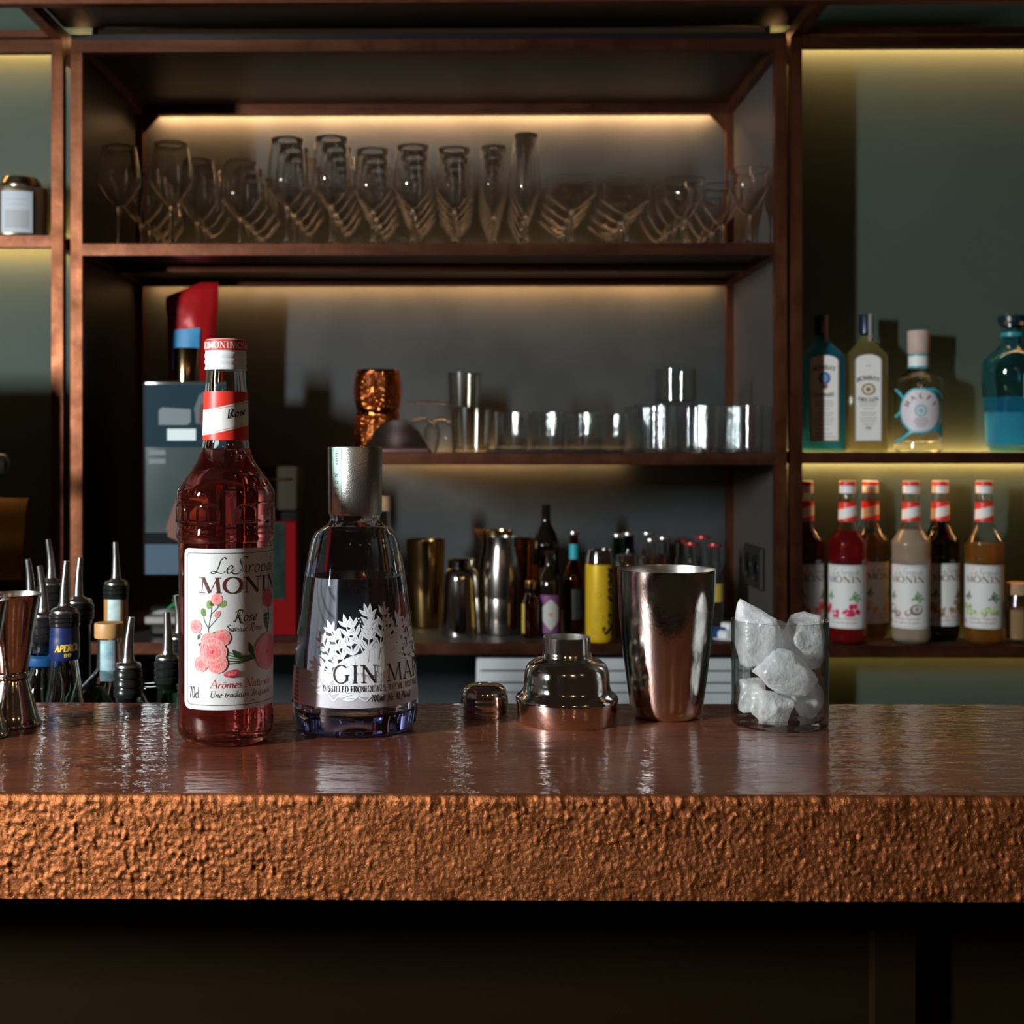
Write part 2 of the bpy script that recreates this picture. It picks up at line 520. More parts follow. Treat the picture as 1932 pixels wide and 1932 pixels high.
# flourished script capitals
G['£'] = (.8, [(2, 1, [(.66, .92), (.5, 1.02), (.34, .8), (.3, .4), (.18, .02), (-.08, .02), (.0, .14), (.3, .06), (.62, .0), (.8, .14)])], [])
G['§'] = (.74, [(2, 1, [(.86, .96), (.6, 1.04), (.34, .86), (.46, .6), (.58, .34), (.42, .02), (.1, -.04), (-.06, .12), (.08, .26)])], [])
G['®'] = (.86, [(2, 1, [(.3, 1.0), (.24, .5), (.14, 0), (.02, .06)]), (2, 1, [(.02, .8), (.3, 1.02), (.66, .94), (.6, .6), (.3, .5)]), (2, 1, [(.34, .5), (.5, .2), (.74, -.16), (.96, -.06)])], [])


def smooth_pts(p, n=5):
    out = []
    for i in range(len(p) - 1):
        a, b, c, d = p[max(i - 1, 0)], p[i], p[i + 1], p[min(i + 2, len(p) - 1)]
        for k in range(n):
            t = k / n
            out.append(tuple(0.5 * (2 * b[j] + (c[j] - a[j]) * t + (2 * a[j] - 5 * b[j] + 4 * c[j] - d[j]) * t * t + (3 * b[j] - a[j] - 3 * c[j] + d[j]) * t ** 3) for j in (0, 1)))
    out.append(p[-1])
    return out


def stroke_quads(pts, wfun):
    L, Rr = [], []
    n = len(pts)
    for i in range(n):
        a = Vector(pts[max(i - 1, 0)])
        b = Vector(pts[min(i + 1, n - 1)])
        d = (b - a)
        if d.length < 1e-9:
            d = Vector((1, 0))
        d.normalize()
        h = wfun(d) / 2
        nn = Vector((-d.y, d.x)) * h
        p = Vector(pts[i])
        L.append(p + nn)
        Rr.append(p - nn)
    return [(L[i], Rr[i], Rr[i + 1], L[i + 1]) for i in range(n - 1)]


def text_polys(s, x, y, h, thick=.15, thin=.05, slant=0.0, track=0.0, nib=0.0, serif=.10, align='l', wide=1.0, rise=0.0):
    """flat polygons for a line of lettering; h is the cap height"""
    width = sum(G[c][0] * wide + track for c in s) * h
    ox = x - (width / 2 if align == 'c' else width if align == 'r' else 0)
    polys = []
    nb = Vector((math.cos(nib), math.sin(nib)))
    pen = 0.0
    for c in s:
        adv, strokes, serifs = G[c]
        raw = []
        for wgt, sm, pts in strokes:
            p = smooth_pts(pts) if sm else pts
            p = [(q[0] * wide, q[1]) for q in p]
            if not sm and len(p) < 6:          # straight pen strokes: every leg on its own
                segs = [p[i:i + 2] for i in range(len(p) - 1)]
            else:
                segs = [p]
            for sg in segs:
                if wgt == 1:
                    raw += stroke_quads(sg, lambda d: thick if abs(d.y) < .999 or 1 else thick)
                elif wgt == 0:
                    raw += stroke_quads(sg, lambda d: thin)
                else:
                    raw += stroke_quads(sg, lambda d: thin + (thick - thin) * abs(d.x * nb.y - d.y * nb.x))
        for sx, sy in serifs:
            hw = thick / 2 + serif
            yy = .0 if sy == 0 else sy - thin if sy >= 1 else sy - thin / 2
            raw.append(((sx * wide - hw, yy), (sx * wide + hw, yy), (sx * wide + hw, yy + thin), (sx * wide - hw, yy + thin)))
        for q in raw:
            polys.append([(ox + (pen + a[0] + slant * a[1]) * h, y + a[1] * h + rise * (pen + a[0]) * h) for a in q])
        pen += adv * wide + track
    return polys


def poly_mesh(mb, polys, mapf, mi=0):
    for p in polys:
        mb.add([mapf(q[0], q[1]) for q in p], [tuple(range(len(p)))], mi)
    return mb


def cyl_map(r, a0, z0, lift=0.0):
    rr = r + lift
    return lambda u, v: (rr * math.sin(a0 + u / r), -rr * math.cos(a0 + u / r), z0 + v)


def split_long(polys, step):
    """cut wide polygons into strips so that they bend round a cylinder"""
    out = []
    for p in polys:
        xs = [q[0] for q in p]
        x0, x1 = min(xs), max(xs)
        n = max(1, math.ceil((x1 - x0) / step))
        if n == 1:
            out.append(p)
            continue
        cur = list(p)
        for k in range(1, n):
            xc = x0 + (x1 - x0) * k / n
            a, b = clip(cur, xc, True), clip(cur, xc, False)
            if len(a) > 2:
                out.append(a)
            cur = b
        if len(cur) > 2:
            out.append(cur)
    return out


def clip(p, xc, left):
    o = []
    for i in range(len(p)):
        a, b = p[i], p[(i + 1) % len(p)]
        ia = (a[0] <= xc) == left
        ib = (b[0] <= xc) == left
        if ia:
            o.append(a)
        if ia != ib and abs(b[0] - a[0]) > 1e-12:
            t = (xc - a[0]) / (b[0] - a[0])
            o.append((xc, a[1] + t * (b[1] - a[1])))
    return o


def blob(cx, cy, rx, ry, rot=0, n=14, wob=0.0, seed=0, a0=0, a1=360):
    rnd = random.Random(seed)
    out = []
    for i in range(n):
        a = R(a0 + (a1 - a0) * i / n)
        k = 1 + wob * (rnd.random() - .5)
        x, y = rx * k * math.cos(a), ry * k * math.sin(a)
        out.append((cx + x * math.cos(rot) - y * math.sin(rot), cy + x * math.sin(rot) + y * math.cos(rot)))
    return out


def leaf(cx, cy, L, W, rot, n=6):
    """almond leaf from its stalk end at cx, cy"""
    up, dn = [], []
    for i in range(n + 1):
        t = i / n
        h = W * math.sin(PI * t ** 0.85) * 0.5
        up.append((t * L, h))
        dn.append((t * L, -h))
    c, s_ = math.cos(rot), math.sin(rot)
    return [(cx + x * c - y * s_, cy + x * s_ + y * c) for x, y in up + dn[-2:0:-1]]


def line_poly(pts, wd):
    return [[tuple(q) for q in quad] for quad in stroke_quads(pts, lambda d: wd)]


def round_rect(x0, x1, y0, y1, r, n=5):
    out = []
    for cx, cy, a0 in ((x1 - r, y1 - r, 0), (x0 + r, y1 - r, 90), (x0 + r, y0 + r, 180), (x1 - r, y0 + r, 270)):
        for i in range(n + 1):
            a = R(a0 + 90 * i / n)
            out.append((cx + r * math.cos(a), cy + r * math.sin(a)))
    return out


def frame_polys(pts, wd):
    p = pts + [pts[0], pts[1]]
    return line_poly(p, wd)


# ------------------------------------------------------------------ bottles and glasses
def offset_in(prof, wall, bottom):
    """inner wall of an outer profile that runs from the base (0,0) up to the rim"""
    out = []
    pts = [p for p in prof if p[0] > 1e-6]
    for r, z in pts:
        if z < bottom:
            continue
        out.append((max(r - wall, 0.002), z))
    out[0] = (out[0][0] * 1.0, max(out[0][1], bottom))
    return [(0, bottom)] + [(out[0][0] * 0.9, bottom)] + out


def glass_shell(mb, prof, wall, bottom, seg=40, sq=0.0):
    inner = offset_in(prof, wall, bottom)
    full = prof + list(reversed(inner))
    return mb.lathe(full, seg, sq=sq)


def liquid_prof(prof, wall, bottom, level, over=0.0003):
    inner = offset_in(prof, wall - over, bottom - over)
    out = []
    for i, (r, z) in enumerate(inner):
        if z <= level:
            out.append((r, z))
        else:
            r0, z0 = out[-1]
            t = (level - z0) / (z - z0)
            out.append((r0 + (r - r0) * t, level))
            break
    out.append((0, level))
    return out

# ------------------------------------------------------------------ the setting
YF, YS, YB = 2.35, 2.487, 2.84      # front frames, side wall, back of the centre bay
T = 0.0205                          # square tube
WALL_SIDE = mat('wall_green', (0.038, 0.066, 0.047), 0, 0.75, vary=((0.050, 0.078, 0.063), 2.5), bump=(60, 0.15, 4))
WALL_BACK = mat('wall_grey_plaster', (0.023, 0.031, 0.032), 0, 0.65, vary=((0.046, 0.056, 0.058), 5), bump=(30, 0.25, 5))
PANEL_DARK = mat('panel_dark', (0.008, 0.007, 0.005), 0, 0.4, bump=(40, 0.1, 3))
PANEL_LIT = mat('panel_lit', (0.06, 0.056, 0.054), 0, 0.5, bump=(40, 0.1, 3))  # lighter copy for the right side panel, key light put into the colour
FLOOR_M = mat('floor_dark', (0.03, 0.025, 0.02), 0, 0.6)

xl0 = at(137, HY, YF).x             # centre bay outer edges
xr1 = at(1482, HY, YF).x
b = MB()
b.box(-2.6, xl0 - 0.004, YS, YS + 0.04, 0, 2.6)
b.box(xr1 + 0.004, 2.6, YS, YS + 0.04, 0, 2.6)
b.box(xl0 - 0.004, xr1 + 0.004, YS, YS + 0.04, CZ + 0.80, 2.6)
o = b.build('wall_back', WALL_SIDE, smooth=0)
tag(o, kind='structure')
b = MB()
b.box(xl0 - 0.05, xr1 + 0.05, YB, YB + 0.04, 0, CZ + 0.80)
tag(b.build('wall_recess', WALL_BACK, smooth=0), kind='structure')
b = MB().box(-2.6, 2.6, -2.6, YB + 0.04, -0.05, 0)
tag(b.build('floor', FLOOR_M, smooth=0), kind='structure')
b = MB().box(-2.6, 2.6, 1.6, YB + 0.04, 2.6, 2.65)
tag(b.build('ceiling', FLOOR_M, smooth=0), kind='structure')

# ------------------------------------------------------------------ shelving
def zpx(py, Y):
    return CZ + (HY - py) / F * Y


Z_TOP = zpx(85, YF)                 # centres of the front tubes
Z_S2 = zpx(470, YF)
Z_S3 = zpx(866, YF)
Z_S4 = zpx(1224, YF)
h = T / 2
shelf = thing('shelving_unit', 'copper-tube shelving bay in the middle, holding the stemmed glasses, tumblers and bar tools', 'shelf', (0, 0, 0))


def tube_x(name, x0, x1, y, z, m=COPPER_RAIL, par=None, hh=None, parent_off=(0, 0, 0)):
    hh = hh or h
    return MB().box(x0, x1, y - h, y + h, z - hh, z + hh).build(name, m, par, smooth=0)


def post(x, y, z0, z1, par):
    return MB().box(x - h, x + h, y - h, y + h, z0, z1).build('post', COPPER_TUBE, par, smooth=0)


XL = at(147, HY, YF + h).x
XR = at(1471, HY, YF + h).x
XLB, XRB = XL + 0.004, XR - 0.004
YBR = YB - 0.04
for x in (XL, XR):
    post(x, YF + h, 0.0, Z_TOP + h, shelf)
for x in (XL, XR):
    post(x, YBR, 0.0, Z_TOP + h, shelf)
FY = YF + h
# front rails
tube_x('rail', XL + h, XR - h, FY, Z_TOP, par=shelf)
tube_x('rail', XL + h, XR - h, FY + 0.06, zpx(62, YF + 0.0) , par=shelf)
tube_x('rail', XL + h, XR - h, FY, Z_S2, par=shelf)
x3 = at(655, HY, YF).x
tube_x('rail', x3, XR - h, FY, Z_S3, par=shelf)
tube_x('rail', XL + h, XR - h, FY, Z_S4, par=shelf)
# back rails
for z in (Z_TOP, Z_S2, Z_S4):
    tube_x('rail', XL + h, XR - h, YBR, z, par=shelf)
tube_x('rail', x3, XR - h, YBR, Z_S3, par=shelf)
tube_x('rail', XL + h, XR - h, (FY + YBR) / 2, Z_S2, par=shelf)
# depth rails
for x in (XL, XR):
    for z in (Z_TOP, Z_S2, Z_S4) + ((Z_S3,) if x > 0 else ()):
        MB().box(x - h, x + h, FY + h, YBR - h, z - h, z + h).build('rail', COPPER_TUBE, shelf, smooth=0)
MB().box(x3, x3 + T, FY + h, YBR - h, Z_S3 - h, Z_S3 + h).build('rail', COPPER_TUBE, shelf, smooth=0)
# gusset plates under the top back rail
for sx, x in ((1, XL + h), (-1, XR - h)):
    z = Z_TOP - h
    MB().add([(x, YBR - 0.006, z), (x + sx * 0.035, YBR - 0.006, z), (x, YBR - 0.006, z - 0.04), (x, YBR + 0.002, z), (x + sx * 0.035, YBR + 0.002, z), (x, YBR + 0.002, z - 0.04)],
             [(0, 1, 2), (3, 5, 4), (0, 3, 4, 1), (1, 4, 5, 2), (0, 2, 5, 3)]).build('gusset_plate', COPPER_TUBE, shelf, smooth=0)
# boards
BOARD_T = 0.006
MB().box(XL - h, XR + h, YF + 0.004, YB - 0.002, Z_TOP + h, Z_TOP + h + 0.012).build('top_board', PANEL_DARK, shelf, smooth=0)
MB().box(XL + h, XR - h, YF + 0.012, YB - 0.03, Z_S2 + h - BOARD_T, Z_S2 + h - 0.0005).build('shelf_board', WOOD_DARK, shelf, smooth=0)
MB().box(x3 + T, XR - h, YF + 0.012, YB - 0.03, Z_S3 + h - BOARD_T, Z_S3 + h - 0.0005).build('shelf_board', WOOD_DARK, shelf, smooth=0)
MB().box(XL + h, XR - h, YF + 0.012, YB - 0.002, Z_S4 + h - 0.012, Z_S4 + h - 0.0005).build('shelf_board', mat('bench_board', (0.035, 0.032, 0.026), 0, 0.55, bump=(40, .2, 4)), shelf, smooth=0)
# side panels
MB().box(XL - h + 0.001, XL - h + 0.006, FY + h, YB, 0.4, Z_TOP + h).build('side_panel', PANEL_DARK, shelf, smooth=0)
MB().box(XR + h - 0.006, XR + h - 0.001, FY + h, YB, 0.4, Z_TOP + h).build('side_panel', PANEL_LIT, shelf, smooth=0)


def led(x0, x1, y, z, par, hz=0.004, hy=0.003, m=None):
    return MB().box(x0, x1, y - hy, y + hy, z - hz, z + hz).build('led_strip', m or LED, par, smooth=0)


led(XL + 0.03, XR - 0.03, YB - 0.020, Z_TOP + 0.000, shelf, m=LED_TOP)
led(XL + 0.02, XR - 0.02, YB - 0.026, Z_S2 - 0.004, shelf, hz=0.003)
led(x3 + 0.02, XR - 0.22, YB - 0.02, zpx(866, YB), shelf, hz=0.002, hy=0.002, m=LED)
# black power socket on the right inner panel
s = thing('power_socket', 'black double power socket on the right inner side of the middle bay', 'socket', (XR + h - 0.0062, 2.57, zpx(1068, 2.57)))
MB().rbox(-0.009, 0, -0.075, 0.075, -0.04, 0.04, 0.004).build('socket_plate', BLACK_MATTE, s)
for yy in (-0.035, 0.035):
    b = MB()
    M = Matrix.Translation((-0.009, yy, 0)) @ Matrix.Rotation(-PI / 2, 4, 'Y')
    b.lathe([(0, 0), (0.013, 0), (0.021, 0.001), (0.023, 0.003), (0.0245, 0.003), (0.0255, 0)], 28, M=M)
    b.build('outlet', BLACK_PLASTIC, s)

# side shelving
PXR = at(1500, HY, FY).x
PXLs = at(111, HY, FY).x
FLOORZ = 0.0


def side_unit(sgn, xp, rails, label):
    u = thing('shelving_unit', label, 'shelf', (0, 0, 0))
    xe = sgn * 1.32
    z1 = zpx(50, YF)
    post(xp, FY, 0.0, z1, u)
    post(xe, FY, 0.0, z1, u)
    a, c_ = (xp + h, xe - h) if sgn > 0 else (xe + h, xp - h)
    for z, board, hh in rails:
        tube_x('rail', a, c_, FY, z, par=u, hh=hh)
        for x in (xp, xe):
            MB().box(x - h, x + h, FY + h, YS, z - h, z + h).build('rail', COPPER_TUBE, u, smooth=0)
        if board:
            MB().box(a, c_, YF + 0.012, YS - 0.03, z + h - BOARD_T, z + h - 0.0005).build('shelf_board', WOOD_DARK, u, smooth=0)
    # rails that run forward from the post tops
    for x in (xp,):
        MB().box(x - h, x + h, 1.9, FY - h, z1 - T, z1).build('rail', COPPER_TUBE, u, smooth=0)
    return u, a, c_


uR, ra, rc = side_unit(1, PXR, ((zpx(80, YF), 0, h * .9), (zpx(60, YF), 0, h * .6), (Z_S3 + 0.002, 1, h), (zpx(1228, YF), 1, h)), 'copper-tube shelving on the right holding gin bottles above syrup bottles')
uL, la, lc = side_unit(-1, PXLs, ((zpx(84, YF), 0, h), (zpx(60, YF), 0, h * .6), (zpx(454, YF), 1, h), (zpx(1106, YF), 1, h)), 'copper-tube shelving at the left edge holding a tea tin')
led(ra - 0.03, rc, YS - 0.022, zpx(80, YS), uR, hz=0.004, m=LED_SIDE)
led(ra - 0.01, rc, YS - 0.012, zpx(865, YS), uR, hz=0.003, m=LED_LOW)
led(ra - 0.01, rc, YS - 0.022, zpx(1229, YS), uR, hz=0.002, m=LED_DIM)
led(la, lc + 0.030, YS - 0.022, zpx(84, YS), uL, hz=0.004, m=LED_SIDE)
led(la, lc + 0.030, YS - 0.022, zpx(465, YS), uL, hz=0.002, m=LED_SIDE)
for u_, xa_, xb_, zc_, cover in ((uR, ra, rc, zpx(80, YS), 1), (uL, la, lc, zpx(84, YS), 1), (uR, ra, rc, zpx(865, YS), 0), (uL, la, lc, zpx(465, YS), 0), (uR, ra, rc, zpx(1229, YS), 0)):
    b = MB().box(xa_, xb_, YS - 0.0295, YS - 0.028, zc_ - 0.006, zc_ + 0.010)
    if cover:
        b.box(xa_, xb_, YS - 0.028, YS - 0.007, zc_ + 0.0085, zc_ + 0.010)
    b.build('led_shield', BLACK_MATTE, u_, smooth=0)  # added unseen lip and cover that block spill from the strips
# short links between neighbouring posts
for xa, xb, par in ((PXLs + h, XL - h, uL), (XR + h, PXR - h, uR)):
    for z in (zpx(458, YF), Z_S3 + 0.004):
        MB().box(xa + .0006, xb - .0006, FY + 0.012, FY + 0.03, z - h, z + h).build('link', COPPER_RAIL, par, smooth=0)
# canopy rail hung in front of the bay, over the bar
o = MB().box(-1.1, 1.0, 2.0, 2.02, zpx(4, 2.0), zpx(4, 2.0) + 0.02).build('canopy_rail', COPPER_RAIL, smooth=0)
tag(o, 'long copper rail running above the middle shelving bay at the very top', 'rail')
b = MB().box(XL - 0.022, XR + 0.02, 2.022, FY - h - 0.001, zpx(50, YF), zpx(50, YF) + 0.015)
tag(b.build('canopy_board', PANEL_DARK, smooth=0), 'dark overhead board reaching forward from the top of the middle bay', 'board')

# ------------------------------------------------------------------ bar counter
CT = 1.05
YC0, YC1 = 0.866, 1.177
CT_TH = 0.0685
COPPER_FRONT = mat('hammered_copper', (0.32, 0.100, 0.030), 0.9, 0.36, vary=((0.52, 0.175, 0.060), 45), bump=(1100, 1.0, 3, None, 0.0006), rvary=(0.32, 0.5, 90))
COPPER_TOP = mat('lacquered_copper', (0.17, 0.042, 0.018), 0.5, 0.45, coat=1.0, coat_rough=0.05, vary=((0.31, 0.088, 0.036), 9, (0.7, 2.2, 1)),
                 bump=(38, 0.45, 4, (0.6, 1.6, 1), 0.003))
counter = thing('bar_counter', 'long bar counter of rough copper with a glossy lacquered top', 'counter', (0, 0, 0))


def front_relief(x, z):
    p = Vector((x * 1.0, z * 1.0, 3.1))
    dens = 0.5 + 0.5 * noise.noise(Vector((x * 5 + 11, z * 12, 0)))
    ridge = 1 - abs(noise.noise(Vector((x * 135, z * 90 + x * 50, 1.7)))) * 2.2
    ridge = max(0, ridge - 0.5) * (0.5 + 0.9 * max(0, noise.noise(Vector((x * 40, z * 40, 4)))))
    lump = max(0, noise.noise(Vector((x * 300, z * 250, 5.0))) - 0.05)
    fine = noise.noise(Vector((x * 520, z * 520, 9.0)))
    dens = max(0, dens - .15)
    return 0.0021 * ridge * (0.15 + dens) + 0.0027 * lump * (0.2 + dens) + 0.0007 * fine


b = MB()
nx, nz = 1500, 60
X0, X1 = -0.72, 0.78
verts = []
# outline from the flat top, round the lip and down the face
ring = [(0.0045, -0.00005), (0.004, -0.0001), (0.003, -0.0002), (0.0018, -0.0007), (0.0007, -0.0020)]
nr = len(ring)
for i in range(nx + 1):
    x = X0 + (X1 - X0) * i / nx
    for j, (dy, dz) in enumerate(ring):
        k = 0 if j < 2 else 1.0
        e = front_relief(x, -0.001) if k else 0
        lip = 0.0016 * noise.noise(Vector((x * 60, 0.3, 2))) + 0.001 * noise.noise(Vector((x * 190, .3, 2)))
        verts.append((x, YC0 + dy - e * (0 if j < 2 else 0.7) - (lip if j >= 2 else 0), CT + dz))
    for j in range(nz + 1):
        z = -0.004 - (CT_TH - 0.004) * j / nz
        lip = (0.0016 * noise.noise(Vector((x * 60, 0.3, 2))) + 0.001 * noise.noise(Vector((x * 190, .3, 2)))) * max(0, 1 - j / 6)
        verts.append((x, YC0 - front_relief(x, z) - lip, CT + z))
m = nr + nz + 1
fs = []
for i in range(nx):
    for j in range(m - 1):
        a = i * m + j
        fs.append((a, a + 1, a + m + 1, a + m))
b.add(verts, fs)
n0 = len(b.f)
b.box(X0, X1, YC0 + 0.004, YC1, CT - CT_TH, CT - CT_TH + 0.001)
b.build('countertop_front', COPPER_FRONT, counter, smooth=60)
b = MB()
b.box(X0, X1, YC0 + 0.0042, YC1, CT - CT_TH + 0.0015, CT + 0.0)
o = b.build('countertop', COPPER_TOP, counter, smooth=0)
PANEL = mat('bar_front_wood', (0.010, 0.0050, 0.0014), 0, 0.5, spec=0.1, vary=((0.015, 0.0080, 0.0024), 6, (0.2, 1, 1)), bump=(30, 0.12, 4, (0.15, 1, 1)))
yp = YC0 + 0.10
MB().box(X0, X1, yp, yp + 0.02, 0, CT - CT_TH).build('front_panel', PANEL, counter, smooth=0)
xa, xb = at(1651, HY, YC0 + 0.085).x, at(1727, HY, YC0 + 0.085).x
MB().box(xa, xb, yp - 0.015, yp, 0, CT - CT_TH).build('batten', PANEL, counter, smooth=0)

# ------------------------------------------------------------------ rose syrup bottle and its kin
S_R = 0.0363
SYR = [(0, 0.004), (0.020, 0.003), (0.029, 0.0), (0.0335, 0.002), (0.0365, 0.008), (0.0375, 0.016), (0.0372, 0.024), (0.0364, 0.029), (S_R, 0.033),
       (S_R, 0.154), (0.0366, 0.156), (0.0380, 0.158), (0.0381, 0.162), (0.0368, 0.1645), (0.0372, 0.168), (0.0376, 0.186), (0.0379, 0.189),
       (0.0378, 0.193), (0.0360, 0.197), (0.0320, 0.203), (0.0270, 0.2095), (0.0225, 0.2165), (0.0190, 0.2245), (0.0172, 0.2335), (0.0165, 0.243),
       (0.0161, 0.270), (0.0156, 0.279), (0.0148, 0.287), (0.0146, 0.302), (0.0146, 0.305)]
SYR_SPL = []
for i in range(len(SYR) - 1):
    SYR_SPL.append(SYR[i])


def arches(mb, r, z0, n=8, wd=0.0085, ht=0.014):
    for k in range(n):
        a = 2 * PI * k / n + 0.42
        pts = []
        for t in range(11):
            an = PI * t / 10
            pts.append((-wd * math.cos(an), ht * 0.55 + ht * 0.45 * math.sin(an)))
        pts = [(-wd, 0)] + pts + [(wd, 0), (-wd, 0)]
        P3 = [((r + .0003) * math.sin(a + u / r), -(r + .0003) * math.cos(a + u / r), z0 + v) for u, v in pts]
        mb.tube(P3, 0.0011, 6)


def screw_cap(par, red_name=True):
    b = MB()
    prof = [(0.0150, 0.288), (0.0160, 0.2875), (0.0162, 0.289), (0.0156, 0.2905), (0.0156, 0.2915), (0.0162, 0.293), (0.0162, 0.2945), (0.0156, 0.296),
            (0.0162, 0.2975), (0.0161, 0.300), (0.0156, 0.301), (0.0158, 0.302), (0.0160, 0.3023)]
    b.lathe(prof, 48)
    c = b.build('cap', mat('cap_white', (0.78, 0.78, 0.78), 0, 0.3), par)
    r = MB().lathe([(0.0160, 0.3023), (0.01615, 0.3030), (0.01615, 0.3098), (0.0158, 0.3106)], 48)
    r.build('cap_band', RED, c)
    MB().lathe([(0.0158, 0.3106), (0.0150, 0.3112), (0, 0.3113)], 48).build('cap_top', mat('cap_rim', (0.75, 0.73, 0.72), 0, .3), c)
    if red_name:
        t = MB()
        for aa in (-1.35, -0.25, 0.95, 2.1, 3.2, 4.3):
            pl = text_polys('MONIN', 0, 0, 0.0050, .2, .07, align='c', track=.04)
            poly_mesh(t, split_long(pl, .002), cyl_map(0.01615, aa, 0.3038, 0.00012))
        t.build('lettering', PAPER2, c)
    return c


def cyl_patch(mb, r, a0, a1, z0, z1, rnd=0.0, n=40, mi=0, lift=0.0, rows=1):
    vs_, fs = [], []
    rr = r + lift
    W = (a1 - a0) * r
    for i in range(n + 1):
        # denser columns near the ends for round corners
        t = i / n
        a = a0 + (a1 - a0) * (t if not rnd else 0.5 - 0.5 * math.cos(PI * t) * (0.35 + 0.65))
        d = min((a - a0) * r, (a1 - a) * r)
        c = 0
        if rnd and d < rnd:
            c = rnd - math.sqrt(max(0, rnd * rnd - (rnd - d) ** 2))
        for k in range(rows + 1):
            z = z0 + c + (z1 - z0 - 2 * c) * k / rows
            vs_.append((rr * math.sin(a), -rr * math.cos(a), z))
    q = rows + 1
    for i in range(n):
        for k in range(rows):
            fs.append((i * q + k, (i + 1) * q + k, (i + 1) * q + k + 1, i * q + k + 1))
    return mb.add(vs_, fs, mi)


LZ0, LZ1 = 0.0265 + 0.003, 0.1510
LH = 0.0535          # half width along the surface


def rose2d(cx, cy, r, seed=1, mix=(0, 1, 3, 2)):
    """a blown rose: rings of overlapping petals, darker between them"""
    rnd = random.Random(seed)
    out = []
    for ringi, (n, rad, sz) in enumerate(((8, .62, .52), (6, .36, .44), (4, .16, .34))):
        for k in range(n):
            a = 2 * PI * (k + .5 * ringi) / n + rnd.uniform(-.15, .15)
            px_, py_ = cx + r * rad * math.cos(a), cy + r * rad * math.sin(a)
            out.append((blob(px_, py_, r * sz * 1.06, r * sz * .8, a + PI / 2, 11, .15, seed + k), mix[3] if ringi < 2 else mix[0]))
            out.append((blob(px_ - .03 * r * math.cos(a), py_ - .03 * r * math.sin(a), r * sz * .95, r * sz * .68, a + PI / 2, 11, .15, seed + k), mix[(k + ringi) % 2]))
    out.append((blob(cx, cy, r * .16, r * .12, .4, 9), 2))
    out.append((blob(cx + .03 * r, cy + .02 * r, r * .09, r * .06, .4, 8), 0))
    return out


